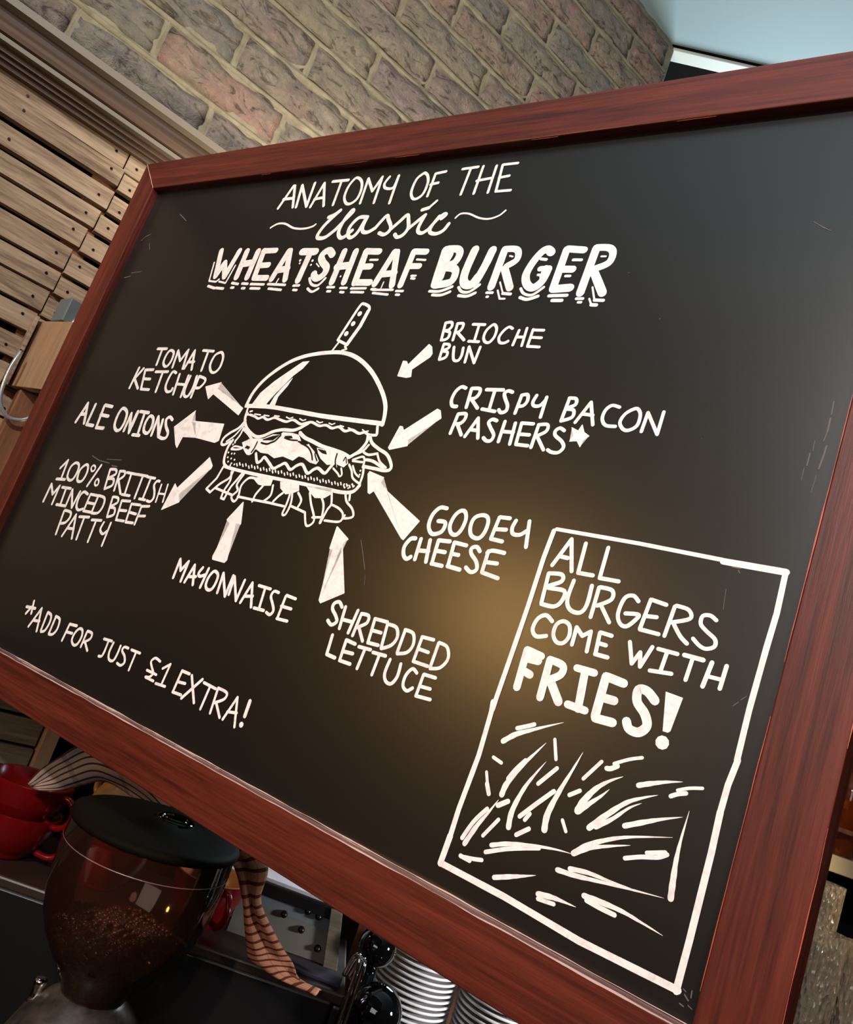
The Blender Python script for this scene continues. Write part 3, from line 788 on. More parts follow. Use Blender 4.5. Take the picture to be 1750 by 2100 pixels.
  ('c',36,[-2856,2685,-2757,2684,-2732,2628,-2832,2555,-2730,2549,-2703,2472,-2808,2425]),
  ('s',36,[-2661,2666,-2611,2422]),
  ('s',36,[-2661,2666,-2497,2684]),
  ('s',36,[-2630,2544,-2491,2560]),
  ('s',35,[-2611,2422,-2455,2433]),
  ('s',35,[-2452,2658,-2414,2432]),
  ('s',35,[-2452,2658,-2276,2672]),
  ('s',35,[-2433,2554,-2287,2554]),
  ('s',35,[-2412,2429,-2274,2442]),
  ('s',35,[-2242,2661,-2229,2434]),
  ('s',34,[-2242,2661,-2103,2685]),
  ('s',34,[-2213,2543,-2109,2561]),
  ('s',39,[-3743,2342,-3698,2030]),
  ('c',39,[-3735,2352,-3593,2350,-3558,2286,-3604,2207,-3691,2178]),
  ('s',38,[-3549,2032,-3453,2340,-3321,2042]),
  ('s',38,[-3496,2147,-3370,2162]),
  ('s',38,[-3363,2329,-3161,2357]),
  ('s',37,[-3259,2330,-3224,2052]),
  ('s',37,[-3086,2336,-2890,2363]),
  ('s',37,[-2991,2344,-2971,2068]),
  ('c',36,[-2823,2349,-2832,2255,-2750,2212,-2698,2255]),
  ('s',36,[-2682,2367,-2665,2078]),
 ]),
 ('arrow', 'arrow above MAYONNAISE', [
  ('p',20,[-594,2986,-505,2755,-589,2750,-494,2352,-514,2322,-705,2318,-716,2346,-656,2737,-726,2766]),
 ]),
 ('lettering', 'label MAYONNAISE', [
  ('s',38,[-1194,1996,-1202,2209,-1123,2095,-1055,2213,-1053,1987]),
  ('s',37,[-987,1991,-938,2197,-845,1993]),
  ('s',37,[-944,2062,-849,2083]),
  ('c',37,[-797,2197,-826,2129,-790,2101,-718,2133]),
  ('s',36,[-703,2207,-717,1992]),
  ('c',36,[-603,2199,-649,2128,-648,2038,-599,1996,-536,2014,-513,2099,-529,2175,-603,2199]),
  ('s',35,[-438,1998,-462,2209,-309,1989,-307,2214]),
  ('s',34,[-264,2019,-282,2210,-131,1983,-121,2207]),
  ('s',34,[-61,1981,-2,2205,107,1974]),
  ('s',34,[-34,2054,74,2080]),
  ('s',33,[101,2200,272,2202]),
  ('s',33,[198,2194,221,1984]),
  ('s',33,[147,1975,288,1982]),
  ('c',32,[394,2193,329,2192,313,2136,367,2075,414,2013,389,1964,332,1974]),
  ('s',32,[502,2181,502,1952]),
  ('s',32,[509,2192,637,2186]),
  ('s',32,[493,2078,630,2081]),
  ('s',31,[498,1951,639,1960]),
 ]),
 ('arrow', 'arrow above SHREDDED LETTUCE', [
  ('p',17,[810,2965,993,2874,949,2811,1181,2377,954,2226,927,2246,862,2748,821,2748]),
 ]),
 ('lettering', 'label SHREDDED LETTUCE', [
  ('c',36,[1221,2247,1169,2283,1118,2257,1120,2205,1187,2152,1221,2105,1174,2062,1115,2090]),
  ('s',35,[1261,2257,1280,2055]),
  ('s',34,[1414,2260,1396,2043]),
  ('s',35,[1279,2140,1402,2146]),
  ('s',34,[1465,2222,1456,2033]),
  ('c',34,[1466,2242,1552,2243,1561,2178,1472,2113]),
  ('s',34,[1492,2118,1582,2016]),
  ('s',33,[1631,2233,1646,2017]),
  ('s',33,[1630,2236,1774,2241]),
  ('s',33,[1636,2131,1749,2135]),
  ('s',33,[1646,2017,1764,2024]),
  ('s',33,[1784,2219,1805,2011]),
  ('c',33,[1780,2226,1885,2220,1929,2142,1895,2060,1807,2007]),
  ('s',32,[1985,2222,1983,2020]),
  ('c',32,[1983,2225,2077,2214,2114,2127,2080,2047,1988,2010]),
  ('s',31,[2177,2208,2172,1993]),
  ('s',31,[2175,2211,2297,2217]),
  ('s',31,[2181,2106,2287,2104]),
  ('s',31,[2172,1993,2324,1994]),
  ('s',31,[2354,2205,2352,1993]),
  ('c',30,[2357,2209,2446,2194,2491,2106,2445,2016,2356,1983]),
  ('s',35,[1232,1977,1247,1799,1351,1794]),
  ('s',34,[1406,1977,1414,1787]),
  ('s',34,[1406,1977,1518,1969]),
  ('s',34,[1412,1873,1527,1882]),
  ('s',34,[1414,1787,1539,1789]),
  ('s',33,[1567,1958,1701,1966]),
  ('s',33,[1641,1958,1631,1775]),
  ('s',33,[1738,1952,1879,1959]),
  ('s',32,[1813,1948,1808,1769]),
  ('c',32,[1937,1943,1931,1821,1968,1760,2030,1755,2067,1829,2059,1937]),
  ('c',31,[2244,1912,2188,1932,2146,1860,2153,1776,2207,1746,2252,1783]),
  ('s',30,[2314,1917,2311,1734]),
  ('s',30,[2317,1921,2436,1925]),
  ('s',30,[2322,1819,2422,1826]),
  ('s',30,[2311,1734,2455,1746]),
 ]),
 ('lettering', 'line reading *ADD FOR JUST £1 EXTRA!', [
  ('s',38,[-3522,1164,-3466,1016]),
  ('s',38,[-3626,1066,-3429,1090]),
  ('s',38,[-3575,989,-3499,1114]),
  ('s',37,[-3402,864,-3297,1123,-3198,857]),
  ('s',37,[-3364,954,-3229,974]),
  ('s',36,[-3138,1112,-3119,887]),
  ('c',36,[-3138,1112,-3050,1094,-3019,1012,-3043,907,-3108,874]),
  ('s',36,[-2946,1100,-2941,894]),
  ('c',35,[-2952,1108,-2851,1094,-2817,986,-2860,906,-2936,888]),
  ('s',35,[-2622,1094,-2634,889]),
  ('s',35,[-2622,1094,-2478,1108]),
  ('s',34,[-2622,998,-2504,1010]),
  ('c',34,[-2413,1091,-2461,1021,-2457,937,-2383,900,-2326,934,-2310,1023,-2345,1090,-2413,1091]),
  ('s',33,[-2249,1096,-2246,918]),
  ('c',33,[-2247,1106,-2150,1103,-2141,1040,-2227,979]),
  ('s',33,[-2202,981,-2102,911]),
  ('s',32,[-1900,1104,-1752,1117]),
  ('c',32,[-1809,1110,-1802,994,-1816,926,-1868,912]),
  ('c',32,[-1715,1108,-1721,998,-1677,929,-1602,932,-1577,1002,-1578,1109]),
  ('c',31,[-1436,1121,-1507,1116,-1520,1071,-1446,1030,-1404,971,-1445,924,-1518,929]),
  ('s',31,[-1375,1120,-1218,1125]),
  ('s',30,[-1286,1118,-1283,917]),
  ('c',29,[-858,1134,-949,1146,-993,1096,-943,1042,-890,997,-925,945,-985,930]),
  ('s',29,[-1003,998,-835,996]),
  ('s',29,[-983,927,-843,926]),
  ('s',29,[-781,1080,-692,1151,-704,943]),
  ('s',29,[-795,915,-640,928]),
  ('s',32,[-486,1140,-498,913]),
  ('s',32,[-486,1140,-364,1142]),
  ('s',31,[-479,1026,-370,1039]),
  ('s',31,[-502,912,-367,921]),
  ('s',33,[-325,1137,-149,908]),
  ('s',33,[-159,1145,-344,895]),
  ('s',30,[-121,1124,66,1117]),
  ('s',30,[-18,1115,-29,882]),
  ('s',31,[97,1126,119,889]),
  ('c',30,[93,1133,227,1126,228,1064,118,991]),
  ('s',31,[144,999,260,891]),
  ('s',29,[309,888,388,1129,491,872]),
  ('s',29,[331,969,453,996]),
  ('s',43,[560,1144,567,1002]),
  ('o',56,[565,918]),
 ]),
 ('arrow', 'arrow pointing to the cheese', [
  ('p',11,[951,3574,1147,3538,1136,3478,1242,3412,1727,3193,1627,2994,1602,3001,1088,3394,1051,3356,1026,3365,942,3546]),
 ]),
 ('lettering', 'label GOOEY CHEESE', [
  ('c',40,[1970,3361,1897,3355,1845,3280,1841,3183,1881,3120,1931,3106,1998,3142,2014,3204,1994,3235,1927,3232]),
  ('c',39,[2123,3364,2078,3309,2064,3213,2102,3150,2158,3144,2194,3202,2203,3297,2171,3361,2123,3364]),
  ('c',38,[2345,3362,2283,3323,2274,3240,2311,3167,2387,3154,2428,3212,2433,3304,2405,3356,2345,3362]),
  ('s',37,[2524,3372,2510,3178]),
  ('s',37,[2529,3376,2625,3382]),
  ('s',37,[2515,3263,2626,3278]),
  ('s',37,[2511,3174,2623,3172]),
  ('c',36,[2688,3373,2675,3304,2701,3256,2765,3260,2815,3303]),
  ('s',36,[2813,3390,2857,3169]),
  ('c',41,[1754,3030,1704,3015,1667,2936,1687,2862,1734,2829,1772,2856]),
  ('s',40,[1815,3036,1826,2844]),
  ('s',40,[1915,3044,1950,2847]),
  ('s',40,[1825,2930,1937,2943]),
  ('s',39,[2001,3061,2015,2844]),
  ('s',39,[2004,3061,2120,3073]),
  ('s',39,[2010,2964,2109,2969]),
  ('s',39,[2013,2843,2126,2845]),
  ('s',38,[2170,3073,2187,2858]),
  ('s',38,[2173,3074,2297,3071]),
  ('s',38,[2181,2970,2252,2973]),
  ('s',38,[2181,2856,2313,2851]),
  ('c',37,[2447,3047,2404,3078,2358,3057,2373,3010,2446,2952,2474,2888,2427,2854,2365,2883]),
  ('s',37,[2528,3064,2533,2877]),
  ('c',37,[2521,3049,2566,3077,2681,3079]),
  ('s',36,[2533,2968,2646,2978]),
  ('s',36,[2534,2875,2697,2859]),
 ]),
 ('border_line', 'drawn rectangle around the fries note', [
  ('s',32,[3074,3369,3774,3383,4407,3382]),
  ('s',48,[4416,3373,4840,3382]),
  ('s',40,[4837,3382,4848,3088,4840,2841,4834,2410,4840,2074]),
  ('s',41,[3056,3350,3043,3110,3044,2696,3035,2233,3028,1949,3027,1845]),
 ]),
 ('border_line', 'drawn rectangle around the fries note', [
  ('s',42,[3010,1901,3023,1824,3036,1483,3015,1060,3017,857]),
  ('s',49,[3017,857,3009,646]),
  ('s',47,[3016,649,3573,646,4175,618,4845,633]),
  ('s',41,[4845,2077,4825,1905,4822,1729]),
  ('s',44,[4822,1729,4832,1465,4834,1255,4838,926,4837,624]),
 ]),
 ('lettering', 'note ALL BURGERS COME WITH', [
  ('s',35,[3136,3070,3229,3311,3313,3057]),
  ('s',35,[3185,3154,3248,3153]),
  ('s',34,[3359,3300,3371,3055,3495,3061]),
  ('s',33,[3550,3302,3556,3053,3710,3060]),
  ('s',35,[3130,2995,3148,2751]),
  ('c',35,[3132,2998,3241,3012,3259,2958,3152,2885,3305,2889,3310,2804,3260,2749,3151,2744]),
  ('c',34,[3356,2987,3351,2828,3402,2756,3484,2755,3519,2826,3513,2980]),
  ('s',33,[3574,2980,3578,2743]),
  ('c',33,[3584,2985,3683,2980,3696,2911,3602,2840]),
  ('s',32,[3636,2844,3732,2739]),
  ('c',32,[3903,2947,3853,2979,3794,2945,3779,2821,3815,2752,3869,2743,3919,2803,3932,2849,3834,2835]),
  ('s',31,[3990,2981,3972,2749]),
  ('s',31,[3994,2982,4109,2970]),
  ('s',31,[3985,2853,4067,2864]),
  ('s',31,[3973,2747,4114,2747]),
  ('s',30,[4173,2972,4159,2746]),
  ('c',30,[4183,2981,4275,2971,4301,2912,4180,2853]),
  ('c',30,[4192,2856,4266,2774,4327,2733]),
  ('c',29,[4478,2945,4430,2968,4381,2952,4382,2895,4429,2856,4503,2812,4512,2762,4462,2732,4411,2743,4358,2779]),
  ('c',34,[3284,2634,3219,2667,3160,2624,3144,2534,3192,2487,3273,2511]),
  ('c',33,[3375,2657,3328,2617,3327,2539,3372,2488,3429,2497,3457,2560,3434,2637,3375,2657]),
  ('s',33,[3500,2502,3495,2639,3560,2587,3616,2636,3630,2483]),
  ('s',32,[3687,2645,3701,2489]),
  ('s',32,[3690,2649,3782,2646]),
  ('s',32,[3695,2568,3759,2566]),
  ('s',32,[3698,2482,3798,2483]),
  ('s',31,[3928,2638,3986,2490,4024,2585,4051,2485,4098,2645]),
  ('s',30,[4143,2644,4283,2644]),
  ('s',30,[4210,2637,4201,2487]),
  ('s',30,[4127,2478,4280,2498]),
  ('s',33,[4331,2651,4465,2651]),
  ('s',29,[4393,2650,4385,2485]),
  ('s',32,[4526,2650,4507,2475]),
  ('s',31,[4625,2653,4620,2493]),
  ('s',28,[4528,2551,4621,2554]),
 ]),
 ('lettering', 'bold word FRIES!', [
  ('s',65,[3155,2363,3167,2068]),
  ('s',59,[3162,2365,3288,2349]),
  ('s',62,[3181,2202,3243,2188]),
  ('s',65,[3184,2303,3275,2308]),
  ('s',63,[3366,2341,3379,2051]),
  ('c',60,[3365,2344,3480,2329,3484,2258,3386,2182]),
  ('s',70,[3433,2176,3530,2064]),
  ('s',55,[3592,2344,3737,2346]),
  ('s',63,[3664,2331,3695,2062]),
  ('s',57,[3606,2067,3751,2064]),
  ('s',67,[3830,2346,3836,2049]),
  ('s',64,[3834,2347,3972,2336]),
  ('s',64,[3841,2193,3939,2197]),
  ('s',63,[3840,2037,3974,2046]),
  ('c',66,[4221,2285,4150,2332,4088,2324,4102,2241,4176,2177,4215,2102,4172,2041,4101,2042,4068,2085]),
  ('p',6,[4280,2365,4399,2358,4378,2119,4366,2105,4332,2104]),
  ('o',96,[4348,2027]),
 ]),
 ('drawing', 'scattered strokes of a fries sketch', [
  ('t',41,[3196,1649,3279,1729,3374,1789,3493,1860,3620,1933]),
  ('c',33,[3276,1776,3338,1809,3401,1846]),
  ('s',26,[3593,1795,3647,1664]),
  ('s',28,[3161,1511,3238,1495]),
  ('s',25,[3144,1391,3181,1314]),
  ('s',35,[3178,1313,3217,1251]),
  ('t',43,[3319,1283,3333,1376,3407,1535,3479,1656,3536,1751]),
  ('c',32,[3420,1578,3365,1489,3329,1407]),
  ('t',42,[3449,1091,3438,1209,3475,1385,3528,1516,3580,1625]),
  ('s',31,[3674,1608,3570,1457]),
  ('t',48,[3718,1179,3707,1288,3741,1458,3790,1634,3828,1780]),
  ('s',33,[3703,1450,3603,1321,3508,1193]),
  ('s',31,[3553,1186,3576,1238]),
  ('c',32,[3117,879,3168,1024,3241,1147]),
  ('t',38,[3151,851,3204,1007,3262,1130,3309,1242]),
  ('s',37,[3317,1201,3384,1257]),
  ('s',29,[3356,1110,3275,960]),
  ('s',33,[3525,1066,3604,1140]),
  ('s',25,[3825,1289,3872,1228]),
  ('s',30,[3821,1467,3886,1522]),
  ('s',27,[3978,1764,3885,1608]),
  ('c',34,[4026,1733,4055,1741,4096,1773]),
  ('c',24,[4068,1781,4162,1844,4245,1885]),
  ('t',51,[3913,1389,3936,1471,3993,1575,4069,1657,4155,1720]),
  ('t',37,[3918,1384,3977,1463,4042,1541,4087,1607]),
  ('t',42,[4025,1314,4113,1433,4222,1562,4322,1634,4415,1688]),
  ('t',31,[4069,1335,4164,1430,4253,1539,4326,1599]),
  ('t',35,[4272,1702,4360,1748,4453,1791,4549,1827]),
  ('c',29,[4497,1711,4537,1740,4587,1764]),
  ('c',22,[4530,1763,4599,1802,4679,1831]),
  ('t',36,[4256,1418,4386,1496,4486,1553,4606,1613]),
  ('t',41,[4665,1112,4652,1208,4636,1352,4632,1480,4636,1666]),
  ('c',31,[3334,863,3466,937,3599,999,3719,1048]),
  ('t',33,[3362,925,3491,986,3691,1051,3839,1088,3961,1107]),
  ('t',37,[3968,1115,4058,1210,4202,1308,4349,1380,4579,1468]),
  ('t',35,[3974,1114,4065,1189,4194,1255,4330,1316]),
  ('s',32,[3149,760,3233,758]),
  ('c',29,[3185,765,3261,782,3325,801]),
  ('t',35,[3459,732,3589,793,3672,832,3756,873]),
  ('t',34,[3893,969,4029,986,4171,1013,4399,1056,4625,1096]),
  ('t',32,[3976,1012,4113,1039,4282,1049,4420,1065]),
  ('c',29,[4318,1225,4416,1274,4520,1314,4574,1354]),
  ('s',27,[4445,1313,4558,1362]),
  ('t',38,[3810,767,3915,789,3990,796,4092,802]),
  ('c',29,[3818,738,3878,745,3937,754]),
  ('t',38,[4123,892,4219,901,4385,909,4538,898,4679,884]),
  ('c',32,[4148,872,4242,867,4352,867]),
 ]),
 ('chalk_scratch', 'faint chalk scratches and smudges', [
  ('s',8,[4859,4684,4864,4584]),
  ('s',11,[4865,4554,4868,4451]),
  ('s',7,[4868,4451,4859,4374]),
  ('s',11,[4886,4339,4883,4264,4874,4161]),
  ('s',5,[4803,4367,4807,4291]),
  ('s',9,[4793,4270,4794,4176]),
  ('s',4,[4780,4155,4782,4062]),
  ('s',4,[4869,4112,4864,3981]),
  ('s',12,[-4176,6854,-4073,6799,-3965,6735]),
  ('s',11,[-4856,6446,-4782,6518,-4679,6546]),
  ('s',11,[-4607,6386,-4527,6285]),
  ('s',13,[-4852,5819,-4707,5841]),
  ('s',10,[-4722,5899,-4493,5919]),
  ('s',4,[4485,3180,4503,3032]),
  ('s',8,[1153,2896,1232,2779,1321,2639]),
  ('s',5,[1351,2587,1380,2499]),
  ('s',11,[4487,3346,4544,3347]),
  ('s',7,[4532,3330,4547,3311]),
  ('s',5,[4729,2406,4756,2442]),
  ('s',5,[4767,2459,4796,2494]),
  ('s',5,[4387,6214,4471,6152,4533,6122]),
  ('s',5,[4428,6185,4510,6132]),
  ('s',13,[-3672,3132,-3468,3090,-3241,3087]),
  ('s',10,[-3328,3129,-3018,3158]),
  ('s',17,[-3168,3063,-3060,3065]),
  ('s',4,[4822,1652,4819,1582,4822,1511]),
  ('s',4,[4811,1492,4820,1433]),
  ('o',8,[4015,4292]),
  ('o',10,[2973,5774]),
  ('o',9,[3386,5325]),
  ('s',9,[4889,628,4917,607]),
  ('s',7,[4924,668,4928,630]),
  ('s',9,[4875,569,4898,564]),
  ('s',6,[4923,582,4950,573]),
  ('s',6,[4873,655,4893,647]),
 ]),
]

# ================================================================== the room
def struct(name, bm, m, parent=None, **k):
    o = obj(name, bm, m, parent, **k); o['kind'] = 'structure'; return o
ZC = H + 1.79
WY = 1.40                                 # face of the brick wall
wall = struct('wall_back', boxbm((-3.0, WY - .005, H + .66), (1.235, WY + .20, ZC)), M['mortar'])
struct('wall_back_lower', boxbm((-3.0, WY + .012, 0), (1.235, WY + .20, H + .6599)), M['dark'])
struct('wall_left', boxbm((-3.15, -3.0, 0), (-3.0, WY + .2, ZC + .6)), M['room'])
struct('wall_front', boxbm((-3.0, -3.15, 0), (4.0, -3.0, ZC + .6)), M['room'])
struct('wall_right', boxbm((4.0, -3.0, 0), (4.15, 3.0, ZC + .6)), M['room'])
struct('wall_rear_passage', boxbm((1.235, 2.85, 0), (4.0, 3.0, ZC + .6)), M['dark'])
struct('floor', boxbm((-3.0, -3.0, -.1), (4.0, 3.0, 0)), M['floor'])
# blue-grey ceiling that stops at a slanting edge with a white strip; a dark void is above the opening
E0 = Vector((1.205, 1.412)); ED = Vector((.7255, -.6882)); EN = Vector((.6882, .7255))
E1 = E0 + ED * 3.6
struct('ceiling', prism([(-3.0, 1.6), (-3.0, -3.0), (4.0, -3.0), (4.0, E1.y), (E1.x, E1.y), (E0.x, E0.y), (E0.x, 1.6)], ZC, ZC + .10, 'xy'), M['ceiling'])
struct('ceiling_void', boxbm((1.0, -1.2, ZC + .55), (4.0, 3.0, ZC + .6)), M['dark'])
def along_edge(a, b, s0, s1, z0, z1):
    p = [E0 + ED * a + EN * s0, E0 + ED * b + EN * s0, E0 + ED * b + EN * s1, E0 + ED * a + EN * s1]
    return prism([tuple(q) for q in p], z0, z1, 'xy', .001)
struct('trim_1', along_edge(.0, 3.4, .006, .045, ZC - .012, ZC + .02), M['white_trim'])
struct('trim_2', along_edge(.0, 3.4, .0, .006, ZC - .004, ZC + .012), M['dark'])
struct('void_filler', along_edge(.0, 3.4, .045, .30, ZC + .02, ZC + .5), M['dark'])  # filler beyond the strip, coloured near black as the unlit void

# bricks: every brick is its own piece, four shared shapes with rough faces
def brick_mesh(L, seed):
    bm = bmesh.new(); nx, nz = (14, 5); Hh = .0655; g = {}
    for i in range(nx + 1):
        for k in range(nz + 1):
            x = (i / nx - .5) * L; z = (k / nz - .5) * Hh
            nn = noise.noise(Vector((x * 26 + seed * 9, z * 40, seed)))
            edge = min(i, nx - i) == 0 or min(k, nz - k) == 0
            if edge:
                x += .0022 * noise.noise(Vector((x * 50, z * 50, seed + 3))) * 1.5; z += .0035 * noise.noise(Vector((x * 40, z * 9, seed + 7)))
            y = -.012 - .0080 * nn - .0045 * noise.noise(Vector((x * 90, z * 90, seed))) + (.005 if edge else 0)
            g[i, k] = bm.verts.new((x, y, z))
    for i in range(nx):
        for k in range(nz): bm.faces.new((g[i, k], g[i + 1, k], g[i + 1, k + 1], g[i, k + 1]))
    rim = [g[i, 0] for i in range(nx + 1)] + [g[nx, k] for k in range(1, nz + 1)] + [g[i, nz] for i in range(nx - 1, -1, -1)] + [g[0, k] for k in range(nz - 1, 0, -1)]
    back = [bm.verts.new((v.co.x, .02, v.co.z)) for v in rim]
    for i in range(len(rim)):
        j = (i + 1) % len(rim); bm.faces.new((rim[j], rim[i], back[i], back[j]))
    bmesh.ops.recalc_face_normals(bm, faces=bm.faces)
    return bm
PITCH = .0812; Z0 = H + .727
shapes = []
for s in range(5):
    bo = obj('brick', brick_mesh(.228, s * 3.7 + 1), M['brick'], wall, smooth=True); shapes.append(bo)
half = {}
used = set()
def put_brick(xc, zc, L):
    if abs(L - .228) < .004:
        i = random.randrange(5); src = shapes[i]
        if i in used: o = src.copy(); COL.objects.link(o); o.parent = wall
        else: o = src; used.add(i)
    else: o = obj('brick', brick_mesh(L, random.random() * 50), M['brick'], wall, smooth=True)
    o.location = (xc, WY, zc)
    if random.random() < .5 and abs(L - .228) < .004: o.scale = (-1, 1, 1) if False else (1, 1, 1)
for row in range(13):
    zc = Z0 + PITCH * (row + .5); ph = .013 + (.12 if row % 2 else 0)
    if row >= 6: ph += .003
    x = ph - .24 * 2
    while x < 1.235:
        a = x + .006; b = min(x + .234, 1.232)
        if b - a > .03 and b > -.10: put_brick((a + b) / 2, zc, b - a)
        x += .24
def bead(p0, p1, r, seed):
    """a rounded, slightly wavering ribbon of mortar pointing"""
    p0 = Vector(p0); p1 = Vector(p1); n = max(3, int((p1 - p0).length / .03)); d = (p1 - p0).normalized(); s = Vector((0, 0, 1)) if abs(d.z) < .5 else Vector((1, 0, 0))
    bm = bmesh.new(); rows = []
    for i in range(n + 1):
        p = p0.lerp(p1, i / n); w = r * (1 + .35 * noise.noise(Vector((i * .9, seed * 5.1, 0)))); off = s * .0035 * noise.noise(Vector((i * .45, seed, 4)))
        rows.append([bm.verts.new(p + off + s * (w * c) + Vector((0, -q * .010, 0))) for c, q in ((-1, -.6), (-.7, .55), (0, 1), (.7, .55), (1, -.6))])
    for a, b in zip(rows, rows[1:]):
        for k in range(4): bm.faces.new((a[k], b[k], b[k + 1], a[k + 1]))
    bmesh.ops.recalc_face_normals(bm, faces=bm.faces)
    return bm
for row in range(13):
    ph = .013 + (.12 if row % 2 else 0) + (.003 if row >= 6 else 0)
    for i in range(-1, 6):
        x = ph + .24 * i
        if -.12 < x < 1.22: obj('mortar_joint', bead((x, WY + .0035, Z0 + PITCH * row + .002), (x, WY + .0035, Z0 + PITCH * (row + 1) - .002), .0078, row * 7 + i), M['mortar'], wall, smooth=True)
for row in range(13):
    obj('mortar_joint', bead((-.3, WY, Z0 + PITCH * row), (1.225, WY, Z0 + PITCH * row), .0072, row), M['mortar'], wall, smooth=True)

# cornice: a stepped brown moulding between the brick and the pallet boards
def strip(name, prof, m, parent, x0=-.7, x1=1.2, smooth=False):
    """prof: outline points (y, z/y ratio or z) already in metres"""
    return obj(name, prism(prof, x0, x1, 'yz'), m, parent, smooth=smooth)
cor = thing('cornice', 'stepped brown wooden cornice between the brick wall and the pale pallet boards', 'moulding', (0, 0, H))
A = lambda y, q: (y, y * q)
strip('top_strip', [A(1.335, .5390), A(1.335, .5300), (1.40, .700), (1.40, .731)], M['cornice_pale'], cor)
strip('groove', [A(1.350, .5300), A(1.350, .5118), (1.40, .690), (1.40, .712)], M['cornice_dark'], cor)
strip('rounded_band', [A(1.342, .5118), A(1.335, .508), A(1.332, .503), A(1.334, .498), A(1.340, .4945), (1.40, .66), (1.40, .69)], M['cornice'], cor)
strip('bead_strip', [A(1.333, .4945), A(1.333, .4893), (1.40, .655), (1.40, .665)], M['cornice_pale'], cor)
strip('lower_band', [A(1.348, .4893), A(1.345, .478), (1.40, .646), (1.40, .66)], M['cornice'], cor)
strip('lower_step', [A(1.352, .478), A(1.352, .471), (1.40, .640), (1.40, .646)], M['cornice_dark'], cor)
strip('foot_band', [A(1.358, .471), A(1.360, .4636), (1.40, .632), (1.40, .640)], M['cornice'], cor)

# pallet boards on the wall
pal = thing('pallet_cladding', 'wall cladding of pale sawn pallet boards with dark gaps, left of the chalkboard', 'wall cladding', (0, 0, H))
PY = 1.372
def board(x0, x1, z0, z1, m, parent, skew=0.0, y=PY, th=.014, nails=()):
    w = lambda s: .0010 * noise.noise(Vector((s * 13, z0 * 50, x0)))
    n = 10; top = [(x0 + (x1 - x0) * i / n, z1 + skew * (i / n) + w(i)) for i in range(n + 1)]; bot = [(x0 + (x1 - x0) * i / n, z0 + skew * (i / n) + w(i + 30)) for i in range(n, -1, -1)]
    dy = random.uniform(-.002, .002)
    cx = (x0 + x1) / 2; cz = (z0 + z1) / 2
    o = obj('board', prism([(a - cx, b - cz) for a, b in top + bot], dy, dy + th), m, parent, (cx, y, cz))
    for nx in nails:
        bm = lathe([(0, 0), (.0022, 0), (.0022, .001), (0, .001)], 8); bmesh.ops.rotate(bm, verts=bm.verts, matrix=Matrix.Rotation(math.pi / 2, 3, 'X'))
        obj('nail', bm, M['knob'], o, (nx - cx, dy - .0005 , random.uniform(-.006, .006)))
    return o
ROWS = [(.605, .640), (.572, .603), (.528, .560), (.490, .521), (.450, .484), (.405, .441), (.367, .398), (.328, .362), (.290, .322), (.243, .277), (.200, .232), (.158, .190)]
JX = [.164, .168, .168, .163, .157, .150, .150, .147, .145, .143, .140, .140]
for (a, b), jx in zip(ROWS, JX):
    board(-.62, jx - .001, a, b, M['pallet'], pal, nails=(jx - .02, jx - .16))
    d = random.uniform(-.006, -.002)
    board(jx + .001, jx + .32, a + d, b + d - .002, M['pallet'], pal, skew=-.004, nails=(jx + .018,))
# wide smooth planks lower down
board(-.62, .36, .060, .150, M['block'], pal, y=PY - .004, nails=(.17,))
board(-.62, .36, -.045, .055, M['block'], pal, y=PY - .004)
for a, b in ((-.085, -.052), (-.127, -.095), (-.168, -.135)): board(-.62, .404, a, b, M['pallet'], pal)
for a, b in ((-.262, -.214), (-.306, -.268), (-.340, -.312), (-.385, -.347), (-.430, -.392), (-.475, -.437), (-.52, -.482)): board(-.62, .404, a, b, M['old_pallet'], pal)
for x in (-.45, -.15, .150): obj('stringer', boxbm((x - .02, PY + .015, -.52), (x + .02, PY + .030, .64)), M['rust_wood'], pal)
obj('backing', boxbm((-.65, PY + .031, -.55), (.52, PY + .036, .642)), M['dark'], pal)  # near-black sheet that paints in the shade between the boards
obj('end_batten', boxbm((.408, PY - .012, -.60), (.431, PY + .012, -.19), .001), M['block'], pal)['label'] = 'pale upright batten at the end of the boards'

# objects on the boards beside the frame
o = obj('wood_block', prism([(.147, 1.371), (.178, 1.267), (.196, 1.272), (.165, 1.371)], H + .200, H + .311, 'xy', .001), M['block'])
tag(o, 'square pine block jutting from the pallet boards beside the frame', 'block')
o = obj('wood_block_batten', boxbm((.1405, 1.345, H + .197), (.1465, 1.371, H + .313), .001), M['pallet'])
tag(o, 'thin pale batten standing against the far side of the pine block', 'batten')
o = obj('grey_bracket', prism([(.172, 1.371), (.160, 1.34), (.168, 1.30), (.215, 1.31), (.215, 1.371)], H + .313, H + .352, 'xy', .002), M['grey_paint'])
tag(o, 'grey metal bracket on top of the pine block', 'bracket')
o = obj('brown_post', boxbm((.163, 1.335, H + .060), (.205, 1.366, H + .199), .002), M['rust_wood'])
tag(o, 'short rusty brown post under the pine block', 'post')
cab = thing('light_cable', 'flat silver and yellow cable hanging in a loop round the pine block', 'cable', (0, 0, H))
L1 = [(.200, 1.30, .345), (.186, 1.30, .325), (.182, 1.30, .306), (.182, 1.29, .290), (.184, 1.285, .272), (.187, 1.28, .250), (.189, 1.28, .236), (.19, 1.275, .215), (.195, 1.275, .19)]
L2 = [(.141, 1.325, .250), (.138, 1.32, .232), (.137, 1.32, .215), (.138, 1.32, .194), (.141, 1.32, .175), (.146, 1.32, .163), (.155, 1.32, .154), (.165, 1.32, .150), (.181, 1.32, .155), (.192, 1.32, .167), (.20, 1.32, .18)]
obj('silver_core', tube(L1, .0026), M['cable_silver'], cab, smooth=True)
